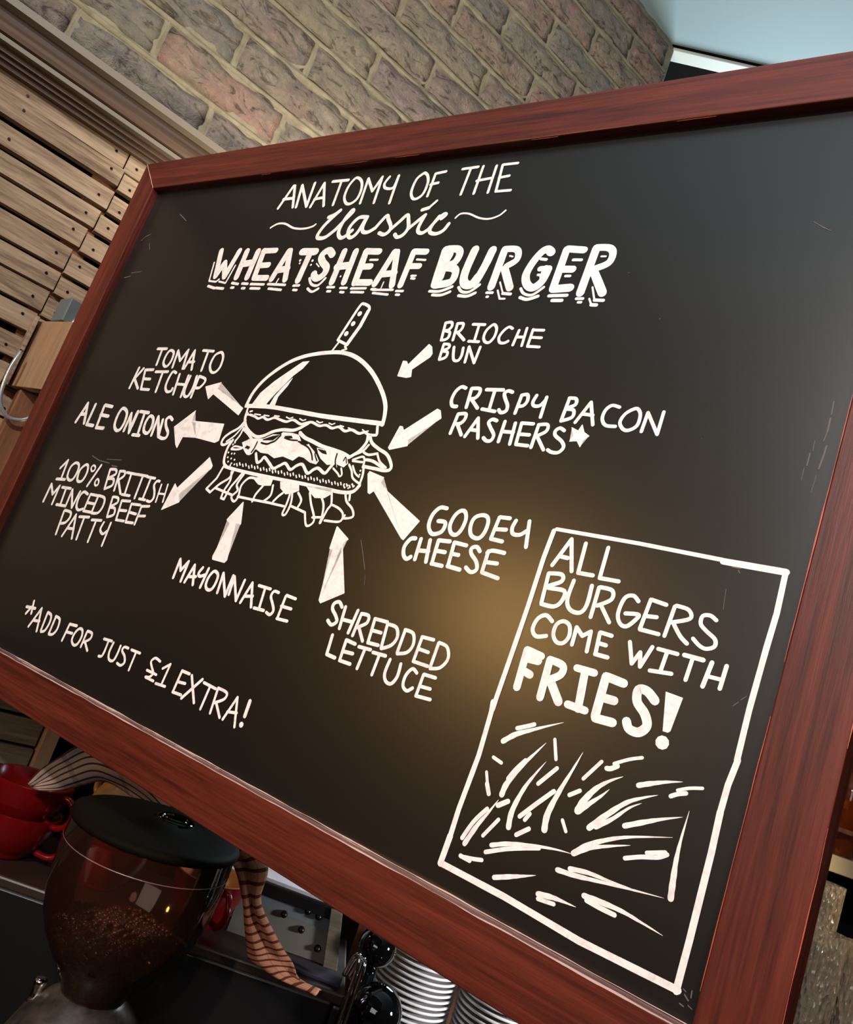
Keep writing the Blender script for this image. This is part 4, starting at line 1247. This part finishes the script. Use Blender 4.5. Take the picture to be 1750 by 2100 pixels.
obj('yellow_edge', tube([(x + .0015, y + .001, z - .004) for x, y, z in L1], .0022), M['cable_yellow'], cab, smooth=True)
obj('silver_core', tube(L2, .0030), M['cable_silver'], cab, smooth=True)

# ================================================================== the chalkboard
bd = thing('chalkboard', 'large framed chalkboard with a hand-drawn burger diagram and white capital lettering', 'chalkboard', (0.3461, 0.7492, H - .1901), math.atan2(-.9514, .3079))
S = .56
X0, X1, ZT = -.9725 * S, .9727 * S, 1.3865 * S       # outer edges, local metres
x0i, x1i, zbi, zti = -.8895 * S, .8910 * S, .0840 * S, 1.3015 * S
TH = .050; PD = .0112
def rail(name, pts, m):
    return obj(name, prism(pts, 0, TH, 'xz', .0011), m, bd)
gp = .0003
rail('rail', [(X0 + gp, ZT), (X1 - gp, ZT), (x1i - gp, zti), (x0i + gp, zti)], M['rail_x'])['label'] = 'top rail of the mahogany frame'
rail('rail', [(X0 + gp, 0), (X1 - gp, 0), (x1i - gp, zbi), (x0i + gp, zbi)], M['rail_x'])['label'] = 'bottom rail of the mahogany frame'
rail('rail', [(X0, gp), (X0, ZT - gp), (x0i, zti - gp), (x0i, zbi + gp)], M['rail_z'])['label'] = 'far left rail of the mahogany frame'
rail('rail', [(X1, gp), (X1, ZT - gp), (x1i, zti - gp), (x1i, zbi + gp)], M['rail_z'])['label'] = 'near right rail of the mahogany frame'
obj('writing_surface', boxbm((x0i - .01, PD, zbi - .01), (x1i + .01, PD + .010, zti + .01)), M['board'], bd)
# ledge, light from above painted into its pale tone, and its worn edges
obj('ledge', boxbm((x0i + .001, .0009, zbi - .0004), (x1i - .001, PD - .0002, zbi + .0005)), M['lip'], bd)
def worn(name, a, b, w, m, seed, wob=.0006, cov=.2, depth=.0002):
    """a broken line of bare, worn varnish along an edge from a to b"""
    a = Vector(a); b = Vector(b); n = int((b - a).length / .006); bm = bmesh.new(); prev = None
    for i in range(n + 1):
        v = noise.noise(Vector((i * .13, seed, .5))); ww = w * max(0, v + 1 - cov) * (.6 + .6 * abs(noise.noise(Vector((i * .7, seed, 9)))))
        if ww < .0001: prev = None; continue
        p = a.lerp(b, i / n); d = (b - a).normalized(); s = Vector((-d.z, 0, d.x)); p = p + s * wob * noise.noise(Vector((i * .21, seed, 3)))
        q = [bm.verts.new(p + s * ww), bm.verts.new(p - s * ww), bm.verts.new(p + Vector((0, depth, 0)))]
        if prev: 
            for k in range(3): bm.faces.new((prev[k], prev[(k + 1) % 3], q[(k + 1) % 3], q[k]))
        prev = q
    o = obj(name, bm, m, bd); o['kind'] = 'stuff'; return o
worn('worn_edge', (x0i, -.0003, zbi - .0002), (x1i, -.0003, zbi - .0002), .0007, M['worn'], 1, .0006, .1)
worn('worn_edge', (x0i, PD - .0006, zbi + .0012), (x1i, PD - .0006, zbi + .0012), .0006, M['worn'], 2, .0005, .1)
worn('worn_edge', (x0i, .004, zbi + .0010), (x1i, .008, zbi + .0010), .0003, M['worn'], 5, .0010, .5)
worn('worn_edge', (X0, -.0003, ZT), (x0i, -.0003, zti), .0005, M['worn'], 3, .0002, .0)
worn('worn_edge', (x1i, -.0003, zbi), (x1i, -.0003, zti), .0005, M['worn_red'], 4, .0003, .3)
worn('worn_edge', (X1, -.0002, 0), (X1, -.0002, ZT), .0006, M['worn_red'], 6, .0004, .4)
worn('worn_edge', (x0i, -.0002, zbi), (x0i, -.0002, zti), .0004, M['worn_red'], 8, .0003, .4)
worn('worn_edge', (x0i, .0012, zti - .0004), (x1i, .0012, zti - .0004), .0004, M['worn_red'], 9, .0003, .8)

def ribbon(bm, P, w, y, taper=False):
    """a marker line of width w along P (Vectors x,z) with round ends and joins, laid as paint on the board"""
    P = [p for i, p in enumerate(P) if i == 0 or (p - P[i - 1]).length > 1e-5]
    def disc(c, r):
        vs = [bm.verts.new((c.x + r * math.cos(k * math.pi / 5), y + 1.6e-5, c.y + r * math.sin(k * math.pi / 5))) for k in range(10)]
        bm.faces.new(vs)
    h = w / 2
    if len(P) == 1: disc(P[0], h); return
    L = []; yo = y
    for i, p in enumerate(P):
        a = (p - P[i - 1]).normalized() if i else None; b = (P[i + 1] - p).normalized() if i + 1 < len(P) else None
        sharp = a is not None and b is not None and a.dot(b) < .75
        if taper: h = w / 2 * max(.04, min(1, 1.25 * (1 - i / (len(P) - 1)) ** .8)) * (1 + .05 * math.sin(i * 1.7))
        if (sharp or a is None or b is None) and not (taper and i): disc(p, h)
        if sharp:
            for d in (a, b):
                if d is b: y -= 1.2e-5
                n = Vector((-d.y, d.x)); L.append((bm.verts.new((p.x + n.x * h, y, p.y + n.y * h)), bm.verts.new((p.x - n.x * h, y, p.y - n.y * h)), d is b))
        else:
            d = ((a or b) + (b or a)).normalized(); n = Vector((-d.y, d.x)); hh = h * (1 + .06 * noise.noise(Vector((p.x * 130, p.y * 130, w * 900))))
            L.append((bm.verts.new((p.x + n.x * hh, y, p.y + n.y * hh)), bm.verts.new((p.x - n.x * hh, y, p.y - n.y * hh)), False))
    for q, r in zip(L, L[1:]):
        if not r[2]: bm.faces.new((q[0], q[1], r[1], r[0]))
U = 1e-4
def mark(name, label, strokes, m=None, y=PD - .00035):
    bm = bmesh.new()
    for i, (k, w, c) in enumerate(strokes):
        P = [Vector((c[j] * U, c[j + 1] * U)) for j in range(0, len(c), 2)]; yy = y - 5e-5 * (i % 6)
        if k == 'p':
            # a filled shape: outline subdivided a little, soft corners from a thin border line
            vs = [bm.verts.new((p.x, yy, p.y)) for p in P]
            f = bm.faces.new(vs); bmesh.ops.triangulate(bm, faces=[f])
            ribbon(bm, P + [P[0]], max(w, 6) * U, yy + 2e-5)
        elif k == 'o': ribbon(bm, P, w * U, yy)
        elif k == 't': ribbon(bm, catmull(P, 6), w * U, yy, True)
        elif k == 'c': ribbon(bm, catmull(P, 5), w * U, yy)
        else:
            Q = []
            for a, b in zip(P, P[1:]):
                n = max(1, int((b - a).length / .012)); Q += [a.lerp(b, t / n) for t in range(n)]
            ribbon(bm, Q + [P[-1]], w * U, yy)
    for f in bm.faces:
        f.normal_update()
        if f.normal.y > 0: f.normal_flip()
    o = obj(name, bm, m or M['chalk'], bd)
    if label: o['label'] = label
    return o
for nm, lb, st in WRITING:
    o = mark(nm, lb, st, {'bare_gap': M['board'], 'chalk_scratch': M['smudge']}.get(nm), PD - (.0009 if nm == 'bare_gap' else .00035 if nm != 'chalk_scratch' else .0002))
    if nm in ('letter_shadow', 'chalk_scratch', 'bare_gap'): o['kind'] = 'stuff'

# ================================================================== behind the board: the bar
# local frame of the coffee machine: u along its front edge, s towards the back
MO = Vector((.361, 1.146, 0)); MR = math.atan2(-.55793, .82989)
ue = Vector((.82989, -.55793, 0)); ge = Vector((.55793, .82989, 0))
def W3(u, s, z): return MO + ue * u + ge * s + Vector((0, 0, H + z))
cm = thing('coffee_machine', 'black coffee machine with cups and a towel on its top edge, under the chalkboard', 'coffee machine', W3(0, 0, -.80), MR)
MP = [(-.20, .004), (.466, .004), (.466, .20), (-.04, .20), (-.20, .10)]
obj('body', prism(MP, .01, .365, 'xy', .004), M['machine'], cm)
obj('top_plate', prism([(-.205, -.004), (.478, -.004), (.478, .205), (-.038, .205), (-.205, .10)], .366, .380, 'xy', .003), M['machine_edge'], cm)
obj('side_panel', boxbm((.4665, .0, .01), (.480, .20, .364), .004), M['machine'], cm)
for u0, s0, r in ((.480, -.014, .0034), (.487, -.020, .0026)):
    obj('steam_pipe', tube([(u0 - .012, s0 + .02, .40), (u0 - .006, s0 + .01, .43), (u0, s0, .425), (u0, s0, .36), (u0, s0, .30), (u0, s0 - .01, .2)], r), M['chrome'], cm, smooth=True)
for i, u in enumerate((-.17, .44)):
    obj('foot', lathe([(0, 0), (.02, 0), (.016, .012), (0, .012)], 16, c=(u, .04, 0)), M['machine'], cm)
struct('counter_top_placeholder', boxbm((0, 0, 0), (.01, .01, .01)), M['dark']) if False else None
ct = obj('bar_counter', prism([tuple((MO + ue * a + ge * b)[:2]) for a, b in ((-.24, -.30), (1.05, -.30), (1.05, .44), (.30, .44), (-.03, .22), (-.24, .09))], H - .84, H - .80, 'xy', .003), M['floor'])
tag(ct, 'dark wooden bar counter carrying the coffee machine and saucers', 'counter')
ctb = obj('counter_base', prism([tuple((MO + ue * a + ge * b)[:2]) for a, b in ((-.22, -.27), (1.0, -.27), (1.0, .40), (.30, .40), (0.0, .18), (-.22, .08))], 0, H - .841, 'xy'), M['dark'])
tag(ctb, 'dark panelled base under the bar counter', 'counter base')

# red cups
def cup(label, loc, rot, body, inside, r=.055, h=.066, name='coffee_cup', group=None, flip=False):
    t = thing(name, label, 'cup', loc, rot, group)
    if flip: t.rotation_euler = (math.pi, 0, rot)
    out = [(.0, .0), (r * .50, 0), (r * .52, .004), (r * .60, .010), (r * .78, h * .32), (r * .93, h * .62), (r * .985, h * .85), (r, h)]
    obj('bowl', lathe(out, 44), body, t, smooth=True)
    obj('inner_wall', lathe([(r, h), (r - .0015, h + .0009), (r - .003, h), (r * .93 - .003, h * .7), (r * .75 - .003, h * .36), (r * .5, .010), (0, .008)], 44), inside, t, smooth=True)
    obj('handle', tube([(r * .92, 0, h * .86), (r * 1.20, 0, h * .90), (r * 1.42, 0, h * .70), (r * 1.38, 0, h * .42), (r * 1.12, 0, h * .26), (r * .78, 0, h * .26)], [.0045] * 40, 12), body, t, smooth=True)
    return t
GR = 'red coffee cups on the coffee machine'
def on_machine(u, s, z): return W3(u, s, z)
cup('lower red cup of the left stack, carrying another red cup', on_machine(-.030, .075, -.4195), MR - .2, M['red_glaze'], M['red_glaze'], .058, .062, group=GR)
cup('upper red cup of the left stack, handle towards the grinder', on_machine(-.030, .075, -.378), MR - .35, M['red_glaze'], M['red_glaze'], .0575, .062, group=GR)
cup('lower red cup seen through the smoked hopper', on_machine(.105, .080, -.4195), MR + 2.2, M['red_glaze'], M['red_glaze'], .058, .062, group=GR)
cup('second red cup seen through the hopper, inside the lower one', on_machine(.105, .080, -.378), MR + 1.2, M['red_glaze'], M['red_glaze'], .0575, .062, group=GR)
cup('upturned cream cup just above the grinder lid', on_machine(.098, .080, -.2760), MR + 2.5, M['cream_glaze'], M['cream_glaze'], .046, .048, flip=True)
cup('red cup with a cream inside, right of the hopper beside the towel', on_machine(.255, .070, -.4195), MR - 1.0, M['red_glaze'], M['cream_glaze'], .052, .066, group=GR)

# tea towels
def towel(name, label, rows, m, nv, ruffle, seed, fringe=None):
    """rows of (left edge, right edge) in the machine's frame; a gathered cloth with thickness"""
    Lp = catmull([W3(*a) for a, b in rows], 6); Rp = catmull([W3(*b) for a, b in rows], 6); n = len(Lp); K = 14
    bm = bmesh.new(); uv = bm.loops.layers.uv.new('UVMap'); g = []
    for i in range(n):
        row = []
        for k in range(K + 1):
            t = k / K; p = Lp[i].lerp(Rp[i], t)
            f = math.sin(t * math.pi * ruffle + i * .12 + seed) * .0045 + .006 * noise.noise(Vector((t * 3, i * .16, seed)))
            row.append(bm.verts.new(p - ge * (f + .006 * math.sin(t * math.pi))))
        g.append(row)
    for i in range(n - 1):
        for k in range(K):
            f = bm.faces.new((g[i][k], g[i + 1][k], g[i + 1][k + 1], g[i][k + 1]))
            for lp, (a, b) in zip(f.loops, ((i, k), (i + 1, k), (i + 1, k + 1), (i, k + 1))): lp[uv].uv = (b / K, a / (n - 1)) if nv else (a / (n - 1), b / K)
    o = obj(name, bm, m, smooth=True); md = o.modifiers.new('thickness', 'SOLIDIFY'); md.thickness = .0016
    return tag(o, label, 'towel')
T1 = [((-0.011, 0.0, -0.304), (0.001, 0.0, -0.308)), ((-0.004, 0.0, -0.283), (0.03, 0.0, -0.299)), ((0.013, 0.0, -0.259), (0.05, 0.0, -0.287)), ((0.032, 0.01, -0.237), (0.077, 0.01, -0.273)), ((0.075, 0.01, -0.225), (0.109, 0.01, -0.278)), ((0.13, 0.0, -0.232), (0.148, 0.0, -0.286)), ((0.181, -0.005, -0.254), (0.19, -0.005, -0.305))]
T2 = [((0.263, 0.006, -0.278), (0.263, 0.006, -0.321)), ((0.321, -0.014, -0.297), (0.282, -0.014, -0.312)), ((0.329, -0.014, -0.339), (0.309, -0.014, -0.346)), ((0.352, -0.014, -0.364), (0.322, -0.014, -0.373)), ((0.377, -0.014, -0.384), (0.334, -0.014, -0.397)), ((0.399, -0.014, -0.4), (0.344, -0.014, -0.413)), ((0.414, -0.014, -0.414), (0.381, -0.014, -0.421)), ((0.445, -0.014, -0.42), (0.434, -0.014, -0.426))]
towel('tea_towel', 'grey striped tea towel draped over the cups behind the grinder lid', T1, M['towel_up'], False, 2.2, 1)
towel('tea_towel', 'peach checked tea towel twisted down to the machine edge beside the saucers', T2, M['towel_down'], True, 2.6, 5)
o = obj('dark_cloth', prism([(.36, .02), (.468, .01), (.474, .055), (.38, .055)], .0, .004, 'xy', .001), M['navy'], loc=W3(0, 0, -.4195), rotz=MR)
tag(o, 'dark purple cloth lying flat beside the peach towel', 'cloth')

# grey framed panel with knobs standing behind the towel
gpn = thing('knob_panel', 'grey panel with dark knobs and a black top rail behind the peach towel', 'panel', W3(0, .075, 0), MR)
def zz(p): return [(a, b) for a, b in p]
obj('upper_panel', prism([(.300, -.358), (.432, -.361), (.434, -.377), (.300, -.374)], 0, .01), M['grey_paint'], gpn)
obj('lower_panel', prism([(.300, -.374), (.434, -.377), (.452, -.4195), (.300, -.4195)], -.001, .01), M['panel_low'], gpn)
obj('black_rail', prism([(.298, -.3425), (.440, -.3455), (.440, -.3612), (.298, -.3575)], -.006, .012, 'xz', .001), M['machine'], gpn)
obj('silver_edge', prism([(.298, -.3395), (.443, -.3425), (.443, -.3452), (.298, -.3422)], -.004, .012), M['steel'], gpn)
obj('side_post', prism([(.4275, -.3455), (.4450, -.3455), (.4640, -.4195), (.4430, -.4195)], -.010, .006, 'xz', .001), M['old_pallet'], gpn)
for u, z in ((.368, -.3745), (.398, -.386), (.428, -.402), (.398, -.3605), (.415, -.3625)):
    bm = lathe([(0, -.006), (.0045, -.005), (.005, 0), (.003, .004), (0, .004)], 14); bmesh.ops.rotate(bm, verts=bm.verts, matrix=Matrix.Rotation(math.pi / 2, 3, 'X'))
    bmesh.ops.translate(bm, verts=bm.verts, vec=(u, -.004, z)); obj('knob', bm, M['knob'], gpn, smooth=True)
o = obj('paper_sheet', boxbm((.26, .0, -.4195), (.43, .003, -.285)), M['paper'], loc=W3(0, .13, 0), rotz=MR)
tag(o, 'white paper sheet standing behind the knob panel', 'paper')
o = obj('cork_board', boxbm((.40, 0, -.78), (.70, .012, -.30)), M['rust_wood'], loc=W3(0, .26, 0), rotz=MR)
o.location = W3(.10, .315, 0)
tag(o, 'brown wooden board standing behind the saucers', 'board')

# coffee grinder
gc = Vector((.447, .937, 0))
gr = thing('coffee_grinder', 'coffee grinder with a smoked clear hopper and a black lid', 'coffee grinder', (gc.x, gc.y, H - .80), MR)
B = .80
obj('base', boxbm((-.085, -.085, 0), (.085, .085, .20), .008), M['machine'], gr)
obj('head', lathe([(.060, .198), (.082, .21), (.086, .245), (.080, .283), (.068, .310), (.052, .328), (.040, .338), (.036, .342), (0, .342)], 48), M['cast'], gr, smooth=True)
hp = obj('hopper', lathe([(.031, B - .505), (.032, B - .47), (.040, B - .452), (.056, B - .43), (.068, B - .415), (.079, B - .40), (.089, B - .38), (.0965, B - .35), (.099, B - .31), (.0985, B - .274)], 64), M['hopper'], gr, smooth=True)
obj('collar', lathe([(.037, .326), (.041, .330), (.041, .336), (.037, .340)], 40, close=True), M['steel'], hp, smooth=True)
obj('fill_line', lathe([(.0994, B - .3000), (.0996, B - .2995), (.0994, B - .2990)], 64), M['lip'], hp)
hl = obj('hopper_lid', lathe([(0, B - .2625), (.020, B - .2625), (.0225, B - .2645), (.060, B - .2640), (.094, B - .2660), (.1005, B - .2690), (.1020, B - .2730), (.1005, B - .2770), (.094, B - .2790), (0, B - .2790)], 72), M['lid'], gr, smooth=True)
obj('lid_hole_ring', lathe([(.016, B - .2622), (.020, B - .2605), (.024, B - .2622), (.024, B - .2650), (.016, B - .2650)], 36, c=(.012, .030, 0), close=True), M['globe'], hl, smooth=True)
obj('lid_grip', lathe([(0, B - .2600), (.013, B - .2600), (.0150, B - .2615), (.0150, B - .2640), (0, B - .2640)], 30, c=(.012, .030, 0)), M['globe'], hl, smooth=True)
kb = obj('chrome_knob', lathe([(0, .026), (.0060, .026), (.0074, .024), (.0074, .019), (.0060, .017), (.0060, .004), (.0070, .003), (.0070, -.012), (0, -.012)], 20, c=(-.060, .0, .312)), M['chrome'], gr, smooth=True)
obj('screw', lathe([(0, .004), (.006, .004), (.0085, .002), (.0085, -.004), (0, -.004)], 20, c=(-.006, -.060, .316)), M['knob'], gr, smooth=True)
# beans heaped inside the hopper
bm = bmesh.new(); rnd = random.Random(3)
def bean(c, r):
    q = Matrix.Rotation(rnd.random() * 6.28, 3, Vector((rnd.uniform(-1, 1), rnd.uniform(-1, 1), rnd.uniform(-1, 1))).normalized())
    bb = bmesh.ops.create_icosphere(bm, subdivisions=1, radius=1)
    for v in bb['verts']: v.co = c + q @ Vector((v.co.x * r, v.co.y * r * .68, v.co.z * r * .5))
def hop_r(z):
    T = [(-.505, .031), (-.47, .032), (-.452, .040), (-.43, .056), (-.415, .068), (-.40, .079), (-.38, .089), (-.35, .0965)]
    for (a, ra), (b, rb) in zip(T, T[1:]):
        if a <= z <= b: return ra + (rb - ra) * (z - a) / (b - a)
    return .03
for i in range(900):
    top = rnd.random() < .45
    if top:
        a = rnd.random() * 6.283; rr = math.sqrt(rnd.random()); z = -.392 + .010 * noise.noise(Vector((rr * 2 * math.cos(a), rr * 2 * math.sin(a), 1))) + .012 * (1 - rr); r = rr * (hop_r(-.395) - .008)
    else:
        z = -.470 + .076 * rnd.random() ** .7; r = hop_r(z) - .0075; a = rnd.random() * 6.283
    bean(Vector((gc.x + r * math.cos(a), gc.y + r * math.sin(a), H + z)), rnd.uniform(.0048, .006))
o = obj('coffee_beans', bm, M['bean'], smooth=True); tag(o, 'dark roasted coffee beans heaped in the smoked hopper', 'coffee beans', kind='stuff')

# black ball-topped bottles right of the machine
def ball_bottle(label, u, s, z, r):
    t = thing('glass_bottle', label, 'bottle', W3(u, s, -.80), MR, 'black round-topped bottles')
    zb = z + .80
    obj('stopper', lathe([(r * math.sin(math.pi * i / 16), zb - r * math.cos(math.pi * i / 16)) for i in range(17)], 36), M['globe'], t, smooth=True)
    n = zb - r * .96
    obj('glass_body', lathe([(0, 0), (.019, 0), (.021, .01), (.021, n - .16), (.019, n - .11), (.012, n - .06), (.010, n), (0, n)], 32), M['globe'], t, smooth=True)
ball_bottle('black round-topped glass bottle, the higher and smaller of the two', .507, .065, -.372, .0275)
ball_bottle('black round-topped glass bottle, the lower and larger of the two', .523, .0, -.427, .0345)

# saucers in two stacks on a raised stand
o = obj('saucer_stand', boxbm((.535, .095, -.80), (.80, .235, -.545), .004), M['machine'], loc=W3(0, 0, 0), rotz=MR)
tag(o, 'black stand lifting the two stacks of saucers', 'stand')
def saucer_bm(r):
    """white saucer with a raised rim and an underside painted black for the shade between rims"""
    bm = lathe([(0, 0), (r * .45, 0), (r * .50, -.0003), (r * .62, .0012), (r * .90, .0034), (r * .985, .0040), (r, .0048), (r * 1.0, .0066), (r * .985, .0078), (r * .95, .0074), (r * .80, .0052), (r * .52, .0033), (0, .003)], 56)
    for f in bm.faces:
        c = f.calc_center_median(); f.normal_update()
        if f.normal.z < -.2 and math.hypot(c.x, c.y) < r * .985: f.material_index = 1  # black faces imitate the shade between stacked saucers
    return bm
first = None
ORD = '0 topmost second third fourth fifth sixth seventh eighth ninth tenth eleventh twelfth thirteenth fourteenth fifteenth sixteenth seventeenth eighteenth nineteenth twentieth twenty-first twenty-second twenty-third twenty-fourth'.split()
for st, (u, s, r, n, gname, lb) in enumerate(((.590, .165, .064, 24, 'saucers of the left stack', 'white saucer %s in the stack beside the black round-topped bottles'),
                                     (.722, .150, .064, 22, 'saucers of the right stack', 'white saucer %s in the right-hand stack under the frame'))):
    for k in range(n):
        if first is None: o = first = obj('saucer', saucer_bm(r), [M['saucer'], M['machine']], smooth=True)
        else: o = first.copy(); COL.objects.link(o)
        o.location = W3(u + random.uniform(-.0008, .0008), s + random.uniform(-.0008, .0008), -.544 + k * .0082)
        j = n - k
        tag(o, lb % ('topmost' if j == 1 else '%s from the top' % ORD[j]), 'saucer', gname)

# back bar to the right of the frame
def B3(u, s, z): return W3(u, s, z)
def rel(p): q = Vector(p) - MO; return q.dot(ue), q.dot(ge)
su, ss = rel((1.885, .805, 0))
o = obj('back_shelf', boxbm((su - .30, ss, -.095), (su + .75, ss + .20, -.060), .002), M['shelf_pale'], loc=W3(0, 0, 0), rotz=MR); tag(o, 'pale-edged shelf holding amber bottles right of the frame', 'shelf')
o = obj('back_rail', boxbm((su - .30, ss + .01, -.012), (su + .75, ss + .025, -.002), .002), M['rust_wood'], loc=W3(0, 0, 0), rotz=MR); tag(o, 'thin dark wooden rail in front of the amber bottles', 'rail')
def bottle(label, u, s, z, m, r, h):
    t = thing('liquor_bottle', label, 'bottle', W3(u, s, z), MR, 'bottles on the back bar')
    obj('glass_body', lathe([(0, 0), (r, 0), (r, h * .58), (r * .8, h * .68), (r * .36, h * .78), (r * .34, h), (0, h)], 28), m, t, smooth=True)
    obj('cap', lathe([(0, h * .95), (r * .40, h * .95), (r * .40, h * 1.04), (0, h * 1.04)], 20), M['knob'], t, smooth=True)
for i in range(5):
    bottle(['dark green bottle nearest the frame', 'amber bottle beside the frame edge', 'brown bottle third from the frame', 'amber bottle fourth from the frame', 'brown bottle fifth from the frame'][i] + ' on the pale-edged shelf', su - .045 + i * .075, ss + .07, -.0595, [M['globe'], M['amber'], M['globe'], M['amber'], M['amber']][i], .030, .24)
struct('wall_bar_back', boxbm((su - .4, ss + .26, -.70), (su + .9, ss + .28, .55)), M['dark'], loc=W3(0, 0, 0), rotz=MR)
o = obj('glass_shelf', boxbm((.86, .10, -.37), (1.9, .30, -.352), .002), M['machine'], loc=W3(0, 0, 0), rotz=MR); tag(o, 'dark shelf carrying the cut-glass tumblers', 'shelf')
def tumbler_bm(r, h):
    bm = bmesh.new(); seg = 40; rows = []
    pr = [(r * .80, 0), (r * .86, h * .10), (r * .90, h * .30), (r * .94, h * .52), (r * .97, h * .74), (r, h), (r - .0025, h), (r * .93, h * .5), (r * .80, h * .12)]
    for q, (rr, z) in enumerate(pr):
        cut = 1 if 0 < q < 5 else 0
        rows.append([bm.verts.new(((rr - cut * .0022 * ((i + q) % 2)) * math.cos(2 * math.pi * i / seg), (rr - cut * .0022 * ((i + q) % 2)) * math.sin(2 * math.pi * i / seg), z)) for i in range(seg)])
    for a, b in zip(rows, rows[1:]):
        for i in range(seg):
            j = (i + 1) % seg
            bm.faces.new((a[i], b[i], b[j])); bm.faces.new((a[i], b[j], a[j]))
    bm.faces.new(rows[0]); bm.faces.new(rows[-1][::-1])
    bmesh.ops.recalc_face_normals(bm, faces=bm.faces); return bm
TU = [((1.418, .602), -.157, 'cut-glass tumbler half hidden by the frame edge at the lower right'),
      ((1.470, .566), -.160, 'cut-glass tumbler at the right border of the photo'),
      ((1.604, .701), -.100, 'cut-glass tumbler behind the other two, just below the pale-edged shelf')]
t0 = None
for (x, y), ztop, lb in TU:
    hh = .20 if ztop < -.12 else .24
    o = obj('glass_tumbler', tumbler_bm(.031, hh), M['tumbler'], loc=(x, y, H + ztop - hh)); tag(o, lb, 'glass', 'cut-glass tumblers')
